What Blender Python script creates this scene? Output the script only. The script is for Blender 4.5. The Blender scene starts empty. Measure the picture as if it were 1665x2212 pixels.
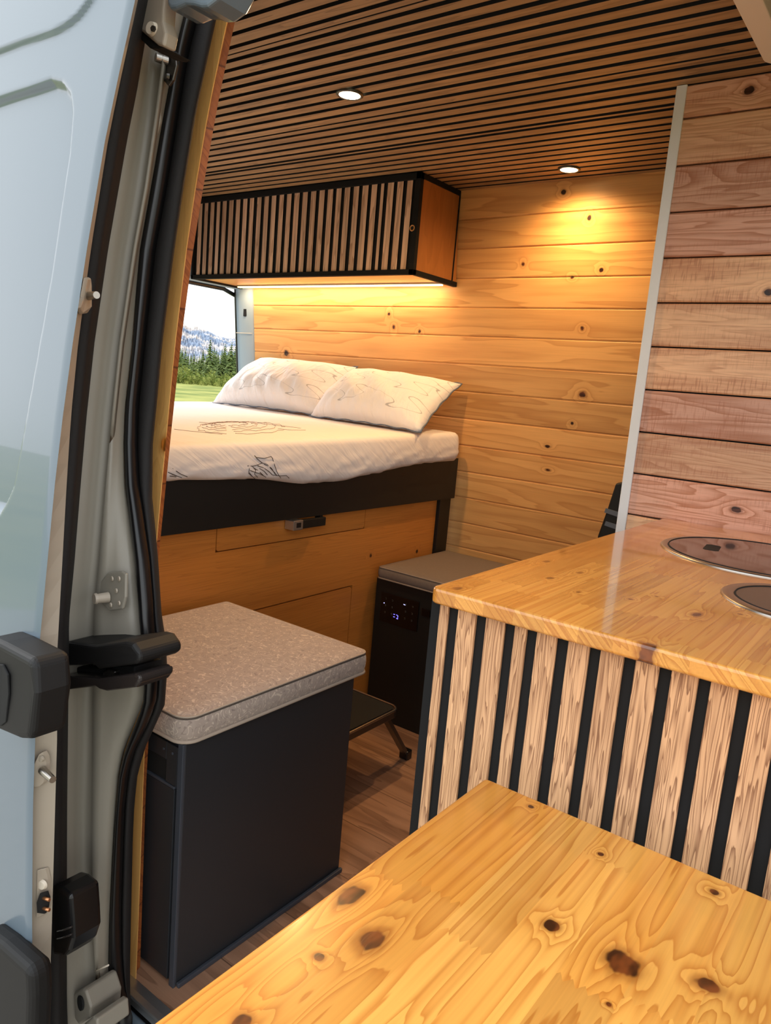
import bpy, bmesh, math, random
from mathutils import Vector, Matrix
random.seed(7)
S = bpy.context.scene
COL = S.collection

# ------------------------------------------------------------------ camera
F_PX, YAW, PITCH, ROLL = 1621.07, 0.63345, -0.1676, 0.0849
CAM = Vector((0.0, 0.0, 1.15227))
R_ = Vector((0.79516613, 0.60054689, 0.08398967))
U_ = Vector((-0.16697412, 0.08369117, 0.98240289))
W_ = Vector((-0.5829498, 0.7951976, -0.16682417))
cd = bpy.data.cameras.new('camera'); cam = bpy.data.objects.new('camera', cd); COL.objects.link(cam)
cd.sensor_fit = 'VERTICAL'; cd.sensor_height = 24.0; cd.lens = F_PX * 24.0 / 2212.0
cd.clip_start = 0.01; cd.clip_end = 6000
m = Matrix((( R_.x, U_.x, -W_.x, CAM.x), (R_.y, U_.y, -W_.y, CAM.y), (R_.z, U_.z, -W_.z, CAM.z), (0, 0, 0, 1)))
cam.matrix_world = m
S.camera = cam

# ------------------------------------------------------------------ world, exposure, lights
S.view_settings.view_transform = 'Standard'; S.view_settings.look = 'None'
S.view_settings.gamma = 1.0; S.view_settings.exposure = 0.4; S.view_settings.use_curve_mapping = False
wd = bpy.data.worlds.new('sky'); S.world = wd; wd.use_nodes = True
nt = wd.node_tree; nt.nodes.clear()
o_ = nt.nodes.new('ShaderNodeOutputWorld'); b_ = nt.nodes.new('ShaderNodeBackground')
tc = nt.nodes.new('ShaderNodeTexCoord'); sx = nt.nodes.new('ShaderNodeSeparateXYZ'); cr = nt.nodes.new('ShaderNodeValToRGB')
nt.links.new(tc.outputs['Generated'], sx.inputs[0]); nt.links.new(sx.outputs[2], cr.inputs[0])
cr.color_ramp.elements[0].position = 0.0; cr.color_ramp.elements[0].color = (1.0, 1.0, 1.0, 1)
cr.color_ramp.elements[1].position = 0.6; cr.color_ramp.elements[1].color = (0.88, 0.94, 1.0, 1)
nt.links.new(cr.outputs[0], b_.inputs[0]); b_.inputs[1].default_value = 1.7
nt.links.new(b_.outputs[0], o_.inputs[0])

def sun(energy, ang, direction, color):
    l = bpy.data.lights.new('sun', 'SUN'); l.energy = energy; l.angle = ang; l.color = color
    o = bpy.data.objects.new('sun', l); COL.objects.link(o)
    o.rotation_euler = Vector(direction).to_track_quat('-Z', 'Y').to_euler(); return o
sun(2.4, math.radians(20), (0.80, -0.16, -0.50), (1.0, 0.97, 0.93))

# ------------------------------------------------------------------ node helpers
class G:
    def __init__(s, name, rough=0.5, metal=0.0, spec=0.5):
        s.mat = bpy.data.materials.new(name); s.mat.use_nodes = True
        s.nt = s.mat.node_tree; s.b = s.nt.nodes['Principled BSDF']
        s.b.inputs['Roughness'].default_value = rough; s.b.inputs['Metallic'].default_value = metal
        s.b.inputs['Specular IOR Level'].default_value = spec
    def n(s, t, **k):
        q = s.nt.nodes.new(t)
        for a, v in k.items(): setattr(q, a, v)
        return q
    def put(s, sock, v):
        if v is None: return
        if isinstance(v, bpy.types.NodeSocket): s.nt.links.new(v, sock)
        else: sock.default_value = v
    def m(s, op, a, b=None, c=None, clamp=False):
        q = s.n('ShaderNodeMath', operation=op, use_clamp=clamp)
        for i, v in enumerate((a, b, c)): s.put(q.inputs[i], v)
        return q.outputs[0]
    def xyz(s, x, y, z):
        q = s.n('ShaderNodeCombineXYZ')
        for i, v in enumerate((x, y, z)): s.put(q.inputs[i], v)
        return q.outputs[0]
    def pos(s):
        q = s.n('ShaderNodeNewGeometry'); r = s.n('ShaderNodeSeparateXYZ'); s.nt.links.new(q.outputs['Position'], r.inputs[0]); return r.outputs
    def obj(s):
        q = s.n('ShaderNodeTexCoord'); r = s.n('ShaderNodeSeparateXYZ'); s.nt.links.new(q.outputs['Object'], r.inputs[0]); return r.outputs
    def noise(s, v, scale, detail=2.0, rough=0.5, dist=0.0):
        q = s.n('ShaderNodeTexNoise'); s.put(q.inputs['Vector'], v); q.inputs['Scale'].default_value = scale
        q.inputs['Detail'].default_value = detail; q.inputs['Roughness'].default_value = rough; q.inputs['Distortion'].default_value = dist
        return q.outputs[0]
    def white(s, v):
        q = s.n('ShaderNodeTexWhiteNoise', noise_dimensions='3D'); s.put(q.inputs['Vector'], v); return q.outputs[0]
    def sm(s, x, lo, hi, a=0.0, b=1.0):
        q = s.n('ShaderNodeMapRange', interpolation_type='SMOOTHSTEP'); s.put(q.inputs[0], x)
        q.inputs[1].default_value = lo; q.inputs[2].default_value = hi; q.inputs[3].default_value = a; q.inputs[4].default_value = b
        return q.outputs[0]
    def mix(s, f, a, b, mode='MIX'):
        q = s.n('ShaderNodeMix', data_type='RGBA', blend_type=mode); s.put(q.inputs[0], f)
        for i, v in ((6, a), (7, b)):
            if isinstance(v, tuple): v = tuple(v) + ((1,) if len(v) == 3 else ())
            s.put(q.inputs[i], v)
        return q.outputs[2]
    def color(s, v):
        if isinstance(v, tuple): v = tuple(v) + ((1,) if len(v) == 3 else ())
        s.put(s.b.inputs['Base Color'], v)
    def bump(s, h, strength=0.3, dist=0.002):
        q = s.n('ShaderNodeBump'); s.put(q.inputs['Height'], h); q.inputs['Strength'].default_value = strength
        q.inputs['Distance'].default_value = dist; s.nt.links.new(q.outputs[0], s.b.inputs['Normal'])

def lin(r, g, b):
    f = lambda c: (c / 255.0 / 12.92) if c <= 10 else ((c / 255.0 + 0.055) / 1.055) ** 2.4
    return (f(r), f(g), f(b))

def wood(name, light, dark, along, across, w=None, c0=0.0, L=None, a0=0.0, rings=9.0, sa=1.1, sc=14.0, line=0.75,
         knots=(), knotc=lin(70, 30, 12), tone=0.16, rough=0.35, coat=0.0, bump=0.15, third=None, joint=0.0, fiber=0.12, dark_t=0.25, local=False, spec=0.5, seam=0.0, saw=0.0):
    g = G(name, rough, spec=spec); p = g.obj() if local else g.pos()
    a, c = p['XYZ'.index(along)], p['XYZ'.index(across)]
    e = p[3 - 'XYZ'.index(along) - 'XYZ'.index(across)]
    idc = g.m('FLOOR', g.m('DIVIDE', g.m('SUBTRACT', c, c0), w)) if w else 0.0
    r1 = g.white(g.xyz(idc, 3.7, 1.3)) if w else 0.37
    if L:
        aj = g.m('ADD', a, g.m('MULTIPLY', g.m('PINGPONG', c, 0.005), joint)) if joint else a
        ida = g.m('FLOOR', g.m('ADD', g.m('DIVIDE', g.m('SUBTRACT', aj, a0), L), g.m('MULTIPLY', r1, 7.0)))
    else: ida = 0.0
    r = g.white(g.xyz(idc, ida, 5.1)) if (w or L) else 0.5
    r3 = g.white(g.xyz(idc, ida, 9.9)) if (w or L) else 0.5
    P = g.xyz(g.m('MULTIPLY', a, sa), g.m('ADD', g.m('MULTIPLY', c, sc), g.m('MULTIPLY', e, sc)), g.m('MULTIPLY', r, 40.0))
    n = g.noise(P, 1.0, 2.5, 0.45, 0.15)
    wob = g.noise(g.xyz(g.m('MULTIPLY', a, 30.0), g.m('MULTIPLY', c, 60.0), g.m('MULTIPLY', e, 60.0)), 1.0, 2.0)
    f = g.m('MULTIPLY', n, rings)
    mask = None; fringe = None
    if knots:
        dm = None
        for k in knots:
            ka, kc, kr = k[:3]; el = k[3] if len(k) > 3 else 1.0
            da = g.m('DIVIDE', g.m('SUBTRACT', a, ka), kr * el); dc = g.m('DIVIDE', g.m('SUBTRACT', c, kc), kr)
            d = g.m('SQRT', g.m('MULTIPLY_ADD', da, da, g.m('MULTIPLY', dc, dc)))
            dm = d if dm is None else g.m('MINIMUM', dm, d)
        ds = g.m('ADD', dm, g.m('MULTIPLY', g.m('SUBTRACT', wob, 0.5), 1.3))
        ex = g.m('EXPONENT', g.m('MULTIPLY', g.m('MULTIPLY', dm, dm), -0.22))
        f = g.m('ADD', f, g.m('MULTIPLY', ex, 2.2))
        mask = g.sm(ds, 0.62, 0.80, 1.0, 0.0); fringe = g.sm(ds, 0.7, 1.35, 0.6, 0.0)
    fr = g.m('FRACT', f)
    ln = g.m('MULTIPLY', g.m('POWER', fr, 2.2), g.sm(fr, 0.93, 1.0, 1.0, 0.0))
    fib = g.noise(g.xyz(g.m('MULTIPLY', a, 9.0), g.m('MULTIPLY', c, 420.0), g.m('MULTIPLY', e, 420.0)), 1.0, 2.0)
    big = g.noise(g.xyz(g.m('MULTIPLY', a, 2.2), g.m('MULTIPLY', c, 16.0), g.m('MULTIPLY', r, 17.0)), 1.0, 2.0)
    col = g.mix(g.m('MULTIPLY', ln, line, clamp=True), light, dark)
    col = g.mix(g.m('MULTIPLY', g.sm(big, 0.42, 0.72), dark_t), col, dark)
    if third: col = g.mix(g.sm(r3, 0.35, 0.9, 0.0, 0.85), col, g.mix(ln, third, dark))
    v = g.m('ADD', g.m('ADD', 1.0 - tone, g.m('MULTIPLY', r, 2 * tone)), g.m('MULTIPLY', g.m('SUBTRACT', fib, 0.5), fiber * 2))
    col = g.mix(1.0, col, g.xyz(v, v, v), 'MULTIPLY')
    if saw:
        sw = g.noise(g.xyz(g.m('MULTIPLY', a, 330.0), g.m('MULTIPLY', c, 26.0), g.m('MULTIPLY', r, 9.0)), 1.0, 2.0)
        sk = g.m('MULTIPLY', g.sm(sw, 0.5, 0.68), g.m('MULTIPLY', g.sm(big, 0.42, 0.62), saw))
        col = g.mix(sk, col, dark)
        fl = g.noise(g.xyz(g.m('MULTIPLY', a, 14.0), g.m('MULTIPLY', c, 190.0), g.m('MULTIPLY', r, 9.0)), 1.0, 3.0)
        col = g.mix(g.m('MULTIPLY', g.sm(fl, 0.5, 0.72), 0.35), col, dark)
    if knots:
        col = g.mix(fringe, col, tuple(0.45 * dark[i] + 0.55 * knotc[i] for i in range(3)))
        kk = g.mix(g.sm(wob, 0.4, 0.65), tuple(x * 0.35 for x in knotc), tuple(min(1, x * 1.7) for x in knotc))
        col = g.mix(mask, col, kk)
    if seam and w:
        fc = g.m('FRACT', g.m('DIVIDE', g.m('SUBTRACT', c, c0), w))
        ed = g.m('MINIMUM', fc, g.m('SUBTRACT', 1.0, fc))
        col = g.mix(g.sm(ed, 0.0, seam, 0.8, 0.0), col, tuple(x * 0.35 for x in dark))
    g.color(col)
    h = g.m('ADD', g.m('MULTIPLY', ln, -0.5), fib)
    if bump: g.bump(h, bump, 0.0006)
    if coat:
        g.b.inputs['Coat Weight'].default_value = coat; g.b.inputs['Coat Roughness'].default_value = 0.06
    return g.mat

def plain(name, col, rough=0.5, metal=0.0, nscale=0, namp=0.1, bscale=0, bstr=0.1, spec=0.5, coat=0, bdist=0.001):
    g = G(name, rough, metal, spec)
    if nscale:
        q = g.n('ShaderNodeTexCoord').outputs['Object']
        n = g.noise(q, nscale, 3.0); g.color(g.mix(n, tuple(c * (1 - namp) for c in col), tuple(min(1, c * (1 + namp)) for c in col)))
    else: g.color(col)
    if bscale:
        q = g.n('ShaderNodeTexCoord').outputs['Object']; g.bump(g.noise(q, bscale, 2.0), bstr, bdist)
    if coat: g.b.inputs['Coat Weight'].default_value = coat
    return g.mat

def emit(name, col, st):
    g = G(name); g.color((0, 0, 0)); g.b.inputs['Emission Color'].default_value = tuple(col) + (1,); g.b.inputs['Emission Strength'].default_value = st
    return g.mat

# ------------------------------------------------------------------ object helpers
BASE = {}
def tag(o, label=None, cat=None, group=None, kind=None):
    if label: o['label'] = label
    if cat: o['category'] = cat
    if group: o['group'] = group
    if kind: o['kind'] = kind
    return o
def thing(name, base, label, cat, group=None):
    o = bpy.data.objects.new(name, None); COL.objects.link(o); o.location = base; o.empty_display_size = 0.05
    BASE[o.name] = Vector(base); return tag(o, label, cat, group)
def obj(name, bm, mat, parent=None, bevel=0.0, smooth=False, seg=2, sub=0, label=None, origin=None):
    if not isinstance(bm, bpy.types.Mesh):
        me = bpy.data.meshes.new(name)
        bmesh.ops.recalc_face_normals(bm, faces=bm.faces) if getattr(bm, 'is_valid', True) else None
        bm.to_mesh(me); bm.free()
    else: me = bm
    if smooth:
        for p in me.polygons: p.use_smooth = True
    o = bpy.data.objects.new(name, me); COL.objects.link(o)
    if isinstance(mat, (list, tuple)):
        for q in mat: me.materials.append(q)
    else: me.materials.append(mat)
    base = BASE[parent.name] if parent is not None else (Vector(origin) if origin is not None else Vector((0, 0, 0)))
    me.transform(Matrix.Translation(-base))
    if parent is not None: o.parent = parent
    else: o.location = base
    BASE[o.name] = base
    if bevel:
        b = o.modifiers.new('bevel', 'BEVEL'); b.width = bevel; b.segments = seg; b.limit_method = 'ANGLE'; b.angle_limit = math.radians(40)
        b.harden_normals = False
    if sub:
        b = o.modifiers.new('sub', 'SUBSURF'); b.levels = sub; b.render_levels = sub
    if label: o['label'] = label
    return o
def bx(bm, x0, x1, y0, y1, z0, z1, mi=0):
    vs = [bm.verts.new((x, y, z)) for z in (z0, z1) for y in (y0, y1) for x in (x0, x1)]
    for f in ((0, 2, 3, 1), (4, 5, 7, 6), (0, 1, 5, 4), (2, 6, 7, 3), (0, 4, 6, 2), (1, 3, 7, 5)):
        q = bm.faces.new([vs[i] for i in f]); q.material_index = mi
    return vs
def slat(bm, x0, x1, y0, y1, z0, z1, sides):
    n0 = len(bm.faces); bx(bm, x0, x1, y0, y1, z0, z1); bm.faces.ensure_lookup_table()
    for i in sides: bm.faces[n0 + i].material_index = 1
    return bm
def box(x0, x1, y0, y1, z0, z1):
    bm = bmesh.new(); bx(bm, x0, x1, y0, y1, z0, z1); return bm
def tube(bm, pts, r, n=8, closed=False, caps=True, mi=0):
    pts = [Vector(p) for p in pts]; rings = []
    rr = r if isinstance(r, (list, tuple)) else [r] * len(pts)
    up = None
    for i, p in enumerate(pts):
        a = pts[i - 1] if (i > 0 or closed) else pts[i]; b = pts[(i + 1) % len(pts)] if (i < len(pts) - 1 or closed) else pts[i]
        t = (b - a).normalized()
        if up is None: up = Vector((0, 0, 1)) if abs(t.z) < 0.9 else Vector((1, 0, 0))
        s = t.cross(up).normalized(); u = s.cross(t).normalized(); up = u
        rings.append([bm.verts.new(p + rr[i] * (math.cos(2 * math.pi * k / n) * s + math.sin(2 * math.pi * k / n) * u)) for k in range(n)])
    m = len(rings)
    for i in range(m if closed else m - 1):
        A, B = rings[i], rings[(i + 1) % m]
        for k in range(n):
            f = bm.faces.new((A[k], A[(k + 1) % n], B[(k + 1) % n], B[k])); f.material_index = mi; f.smooth = True
    if caps and not closed:
        bm.faces.new(rings[0]); bm.faces.new(rings[-1][::-1])
def cyl(bm, c, axis, r0, r1, h, n=24):
    c = Vector(c); ax = Vector(axis).normalized(); s = ax.orthogonal().normalized(); u = ax.cross(s)
    A = [bm.verts.new(c + r0 * (math.cos(2 * math.pi * k / n) * s + math.sin(2 * math.pi * k / n) * u)) for k in range(n)]
    B = [bm.verts.new(c + ax * h + r1 * (math.cos(2 * math.pi * k / n) * s + math.sin(2 * math.pi * k / n) * u)) for k in range(n)]
    for k in range(n): bm.faces.new((A[k], A[(k + 1) % n], B[(k + 1) % n], B[k]))
    bm.faces.new(A[::-1]); bm.faces.new(B)
def prism(bm, pts, d):
    A = [bm.verts.new(p) for p in pts]; B = [bm.verts.new(Vector(p) + Vector(d)) for p in pts]
    n = len(A)
    for k in range(n): bm.faces.new((A[k], A[(k + 1) % n], B[(k + 1) % n], B[k]))
    bm.faces.new(A[::-1]); bm.faces.new(B)
def rrect(x0, x1, y0, y1, r, n=6, rs=None):
    rs = rs or [r] * 4; out = []
    for (cx, cy, a0, q) in ((x1 - rs[0], y1 - rs[0], 0, rs[0]), (x0 + rs[1], y1 - rs[1], 90, rs[1]), (x0 + rs[2], y0 + rs[2], 180, rs[2]), (x1 - rs[3], y0 + rs[3], 270, rs[3])):
        for k in range(n + 1):
            a = math.radians(a0 + 90 * k / n); out.append((cx + q * math.cos(a), cy + q * math.sin(a)))
    return out
def lathe(bm, prof, c, n=64):
    rings = []
    for r, z in prof: rings.append([bm.verts.new((c[0] + r * math.cos(2 * math.pi * k / n), c[1] + r * math.sin(2 * math.pi * k / n), c[2] + z)) for k in range(n)])
    for A, B in zip(rings, rings[1:]):
        for k in range(n):
            f = bm.faces.new((A[k], A[(k + 1) % n], B[(k + 1) % n], B[k])); f.smooth = True
    return rings

# rays of the photograph, used only to measure real positions at a known plane of the van body
def at(u, v, x=None, y=None, z=None):
    d = W_ + R_ * ((u - 832.5) / F_PX) - U_ * ((v - 1106) / F_PX)
    t = x / d.x if x is not None else (y / d.y if y is not None else (z - CAM.z) / d.z)
    return CAM + d * t
def lean(z): return 0.12 * max(0.0, z - 0.75)
def atl(u, v, y0):
    d = W_ + R_ * ((u - 832.5) / F_PX) - U_ * ((v - 1106) / F_PX)
    t = y0 / d.y
    for _ in range(30): t = (y0 + lean(CAM.z + d.z * t)) / d.y
    return CAM + d * t
class Edge:
    def __init__(s, pts, y0):
        s.y0 = y0; s.p = sorted([(lambda q: (q.z, q.x))(atl(u, v, y0)) for u, v in pts])
    def x(s, z):
        p = s.p
        if z <= p[0][0]: return p[0][1]
        if z >= p[-1][0]: return p[-1][1] + (z - p[-1][0]) * (p[-1][1] - p[-3][1]) / (p[-1][0] - p[-3][0]) * 0.6
        for (z0, x0), (z1, x1) in zip(p, p[1:]):
            if z0 <= z <= z1: return x0 + (x1 - x0) * (z - z0) / max(1e-6, z1 - z0)
    def P(s, z, dx=0, dy=0):
        x, y = s.x(z), s.y0 + lean(z)
        return Vector((x + dx + dy * x / y, y + dy, z))
def smoothed(e, k=2):
    for _ in range(k):
        q = e.p; e.p = [q[0]] + [(b[0], 0.25 * a[1] + 0.5 * b[1] + 0.25 * c[1]) for a, b, c in zip(q, q[1:], q[2:])] + [q[-1]]
    return e
def loft(bm, fn, zs, smooth=True, mi=0):
    prev = None
    for z in zs:
        row = [bm.verts.new(p) for p in fn(z)]
        if prev:
            for a in range(len(row) - 1):
                f = bm.faces.new((prev[a], prev[a + 1], row[a + 1], row[a])); f.smooth = smooth; f.material_index = mi
        prev = row

# ------------------------------------------------------------------ materials
HONEY_L, HONEY_D = lin(232, 176, 110), lin(176, 108, 50)
wall_knots = [(-1.144, 1.819, .010), (-1.047, 1.738, .011, .7), (-1.274, 1.601, .008), (-0.992, 1.574, .008), (-1.04, 1.391, .008, 1.0), (-1.848, 1.427, .008),
              (-1.824, 1.379, .009), (-1.70, 1.365, .008), (-2.416, 1.253, .016), (-1.021, 1.175, .013, 1.2), (-1.048, 1.074, .006), (-1.133, 0.985, .006, 2), (-1.125, 0.901, .006, 2), (-1.09, 1.553, .006, 1.4)]
M = {}
M['wall'] = wood('honey_pine_planks', HONEY_L, HONEY_D, 'X', 'Z', w=0.101, c0=0.0408, rings=7.0, sa=1.1, sc=15.0, line=0.5, knots=wall_knots, tone=0.13, rough=0.42, bump=0.12)
M['pink'] = wood('rosy_pine_planks', lin(242, 192, 148), lin(170, 100, 64), 'X', 'Z', w=0.0988, c0=0.0063, rings=15.0, sa=1.3, sc=17.0, line=0.36, saw=0.5,
                 knots=[(-.46, 1.823, .012), (-.351, .945, .008, 2), (-.358, 1.413, .010)], tone=0.14, rough=0.45, bump=0.6, third=lin(222, 166, 144), dark_t=0.5)
M['slat_dark'] = wood('walnut_slats', lin(168, 134, 94), lin(110, 80, 50), 'X', 'Y', w=0.0425, c0=1.0, rings=5.0, sa=3.0, sc=30.0, tone=0.12, rough=0.55, bump=0.1)
M['slat_cab'] = wood('cabinet_slats', lin(224, 188, 158), lin(156, 114, 84), 'Z', 'X', w=0.0415, c0=-2.73, rings=5.0, sa=3.0, sc=30.0, tone=0.16, rough=0.55, bump=0.1)
M['slat_isl'] = wood('rough_oak_slats', lin(218, 168, 124), lin(112, 64, 36), 'Z', 'X', w=0.0405, c0=-0.483, rings=12.0, sa=4.0, sc=80.0, line=0.95, tone=0.07, rough=0.6, bump=1.0, fiber=0.2, dark_t=0.15)
M['felt'] = plain('black_felt', lin(26, 25, 24), 0.9, nscale=300, namp=0.2)
M['charcoal'] = plain('charcoal_laminate', lin(40, 42, 46), 0.42, nscale=6, namp=0.05, bscale=900, bstr=0.05)
M['charcoal_edge'] = plain('charcoal_edge', lin(62, 66, 74), 0.4)
M['black'] = plain('black_paint', lin(15, 17, 17), 0.5, nscale=8, namp=0.1)
M['blackish'] = plain('shade_and_matt_black', lin(10, 10, 11), 0.8)  # near-black for real black parts, and painted shade in holes and recesses
M['post'] = plain('slate_laminate', lin(27, 26, 26), 0.8, spec=0.2)
M['ply'] = wood('oak_ply', lin(206, 132, 58), lin(150, 84, 30), 'Y', 'Z', rings=16.0, sa=0.9, sc=40.0, line=0.4, tone=0.0, rough=0.4, bump=0.05, fiber=0.1,
                knots=[(1.99, .577, .008), (2.27, .555, .008)])
M['ply_side'] = wood('cabinet_side_ply', lin(176, 112, 56), lin(136, 80, 36), 'Z', 'Y', rings=8.0, sa=2, sc=10.0, line=0.3, tone=0.0, rough=0.4, bump=0.05)
M['ply_under'] = wood('cabinet_under_ply', lin(222, 160, 92), lin(180, 112, 54), 'X', 'Y', rings=8.0, sa=2, sc=10.0, line=0.4, tone=0.0, rough=0.4, bump=0.05)
TL, TD, T3 = lin(222, 160, 76), lin(178, 104, 34), lin(206, 136, 54)
tk = [(.465, -.344, .012, 1.6), (.438, -.298, .012, 1.5), (.395, -.316, .006), (.553, -.196, .009, 1.0), (.552, -.136, .015, 1.3), (.576, -.077, .013, .8), (.708, -.293, .004), (.68, -.204, .004), (.700, -.104, .006),
      (.315, -.315, .010, 1.2), (.505, -.13, .003), (.36, -.22, .010, 1.5)]
M['table'] = wood('laminated_pine_tabletop', TL, TD, 'Y', 'X', w=0.047, c0=-0.36, L=0.31, a0=0.09, rings=8.0, sa=1.0, sc=38.0, line=0.85, knots=tk, knotc=lin(92, 44, 14), tone=0.10, rough=0.28, coat=0.35, bump=0.05, third=T3, joint=1.6, dark_t=0.3)
ck = [(.82, -.477, .007, 1.5), (1.08, -.473, .006, 2), (.984, -.421, .005, 1.6), (1.058, -.407, .005, 2), (.946, -.363, .003, 2), (.973, -.301, .004), (1.02, -.282, .003), (.975, -.217, .007, 2), (1.028, -.177, .004), (.797, -.222, .012, 1)]
M['counter'] = wood('laminated_pine_counter', TL, TD, 'Y', 'X', w=0.041, c0=-0.505, L=0.27, a0=0.80, rings=8.0, sa=1.1, sc=38.0, line=0.85, knots=ck, knotc=lin(98, 50, 20), tone=0.10, rough=0.2, coat=0.9, bump=0.04, third=T3, joint=1.2, dark_t=0.3)
M['trim_wood'] = wood('door_frame_pine', lin(250, 192, 112), lin(206, 128, 54), 'Z', 'X', rings=7.0, sa=1.3, sc=24.0, line=0.3, tone=0.0, rough=0.4, knots=[(1.02, -1.075, .012, 1.4), (1.28, -1.06, .012, 1.4), (1.47, -1.055, .008)], knotc=lin(190, 112, 40))
M['reveal_wood'] = wood('plank_ends', lin(170, 96, 46), lin(118, 56, 24), 'X', 'Z', w=0.101, c0=0.04, rings=9.0, sa=9, sc=30.0, line=0.8, tone=0.15, rough=0.5, seam=0.03)
M['floor'] = wood('vinyl_floor', lin(174, 132, 104), lin(108, 74, 54), 'X', 'Y', w=0.18, c0=0.02, L=1.1, rings=6.0, sa=2.2, sc=18.0, line=0.6, tone=0.12, rough=0.4, seam=0.012, bump=0.1, dark_t=0.6)
M['paint_blue'] = plain('pale_blue_van_paint', lin(102, 116, 127), 0.28, nscale=2, namp=0.02, bscale=420, bstr=0.05, coat=0.5, bdist=0.0006)
M['paint_daylit'] = plain('pale_blue_paint_daylit', lin(158, 176, 190), 0.35)  # same van paint, lightened to carry the daylight at the rear opening
M['paint_grey'] = plain('grey_beige_primer_paint', lin(142, 136, 124), 0.38, nscale=5, namp=0.04, bscale=300, bstr=0.04)
M['paint_beige'] = plain('beige_door_edge_paint', lin(170, 158, 142), 0.4, nscale=5, namp=0.04)
M['rubber'] = plain('black_rubber', lin(12, 12, 14), 0.30, nscale=20, namp=0.15)
M['rubber_matt'] = plain('flocked_rubber', lin(21, 18, 18), 0.75, nscale=60, namp=0.25, bscale=500, bstr=0.3)
M['plastic'] = plain('black_plastic', lin(20, 19, 19), 0.55, nscale=10, namp=0.1, spec=0.35)
M['plastic_gloss'] = plain('polished_black_plastic', lin(52, 46, 44), 0.16, metal=0.3)
M['steel'] = plain('brushed_steel', lin(176, 170, 162), 0.3, metal=1.0, nscale=30, namp=0.06)
M['steel_dark'] = plain('dark_steel', lin(96, 92, 88), 0.35, metal=0.9)
M['alu'] = plain('aluminium_edge', lin(196, 196, 194), 0.32, metal=0.9, nscale=40, namp=0.05)
M['white_trim'] = plain('brushed_white_trim', lin(234, 234, 234), 0.4, metal=0.0, nscale=20, namp=0.03)
M['white_plastic'] = plain('cream_white_plastic', lin(226, 214, 196), 0.45)
M['glass_lid'] = plain('smoked_glass_lid', lin(88, 76, 72), 0.06, metal=0.55)
M['hob'] = plain('dark_hob_glass', lin(84, 72, 62), 0.25, metal=0.3)
M['grey_band'] = plain('grey_webbing', lin(96, 106, 122), 0.7)
def fabric():
    g = G('taupe_squiggle_upholstery', 0.85, spec=0.2); t = g.n('ShaderNodeTexCoord').outputs['Object']
    n1 = g.noise(t, 46.0, 0.0, 0.4, 0.9); n2 = g.noise(t, 90.0, 1.0)
    a = g.m('ABSOLUTE', g.m('SUBTRACT', g.m('FRACT', g.m('MULTIPLY', n1, 5.0)), 0.5))
    l = g.m('MULTIPLY', g.sm(a, 0.07, 0.16, 1.0, 0.0), g.sm(n2, 0.46, 0.54)); d = g.m('MULTIPLY', g.sm(a, 0.38, 0.46), g.sm(n2, 0.5, 0.42))
    col = g.mix(l, lin(172, 154, 142), lin(206, 188, 172)); col = g.mix(g.m('MULTIPLY', d, 0.7), col, lin(134, 118, 110))
    g.color(col); g.bump(g.m('ADD', g.m('SUBTRACT', l, d), g.noise(t, 900.0, 1.0)), 0.35, 0.0008); g.b.inputs['Sheen Weight'].default_value = 0.3
    return g.mat
M['fabric'] = fabric()
M['fabric_dark'] = plain('brown_grey_upholstery', lin(116, 102, 92), 0.9, nscale=120, namp=0.12, bscale=900, bstr=0.3)
M['piping_mid'] = plain('mid_piping', lin(138, 124, 114), 0.85)
M['piping'] = plain('taupe_piping', lin(176, 158, 142), 0.8)
M['piping_dark'] = plain('dark_seam', lin(84, 74, 66), 0.9)
def pillow_mat():
    g = G('white_quilted_pillow', 0.75, spec=0.2); t = g.n('ShaderNodeTexCoord').outputs['UV']
    q = g.n('ShaderNodeSeparateXYZ'); g.nt.links.new(t, q.inputs[0])
    u, v = q.outputs[0], q.outputs[1]
    out = None
    for off, amp, fr, ph in ((0.25, 0.12, 14.0, 0.0), (0.56, 0.13, 12.0, 2.1), (0.86, 0.10, 15.0, 4.0)):
        s_ = g.m('SINE', g.m('ADD', g.m('MULTIPLY', u, fr), g.m('ADD', ph, g.m('MULTIPLY', g.m('SINE', g.m('MULTIPLY', v, 22.0)), 1.3))))
        c_ = g.m('SUBTRACT', v, g.m('ADD', off, g.m('MULTIPLY', s_, amp)))
        l = g.sm(g.m('ABSOLUTE', c_), 0.003, 0.008, 1.0, 0.0)
        out = l if out is None else g.m('MAXIMUM', out, l)
    g.color(g.mix(g.m('MULTIPLY', out, 0.5), lin(236, 232, 232), lin(96, 96, 104)))
    w = g.noise(g.xyz(g.m('MULTIPLY', u, 20.0), g.m('MULTIPLY', v, 4.0), 0.0), 1.0, 2.0, 0.5, 0.8)
    g.bump(w, 0.6, 0.012); return g.mat
M['pillow'] = pillow_mat()
M['pipe_grey'] = plain('slate_piping', lin(92, 100, 116), 0.7)
def sheet_mat():
    g = G('white_fitted_sheet', 0.8, spec=0.2); t = g.pos()
    w = g.noise(g.xyz(g.m('MULTIPLY', g.m('ADD', t[1], g.m('MULTIPLY', t[2], 1.3)), 26.0), g.m('MULTIPLY', t[2], 9.0), g.m('MULTIPLY', t[0], 3.0)), 1.0, 2.0, 0.5, 0.5)
    g.color(lin(236, 226, 220)); g.bump(w, 0.28, 0.01); return g.mat
M['sheet'] = sheet_mat()
M['ink'] = plain('grey_print_ink', lin(70, 62, 60), 0.9)
M['lamp'] = emit('warm_lamp_lens', (1.0, 0.78, 0.45), 14.0)
M['led'] = emit('warm_led_lens', (1.0, 0.60, 0.20), 9.0)
M['blue_led'] = emit('blue_indicator', (0.12, 0.10, 1.0), 4.0)
M['white_led'] = emit('white_indicator', (0.5, 0.5, 0.9), 1.2)
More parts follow.
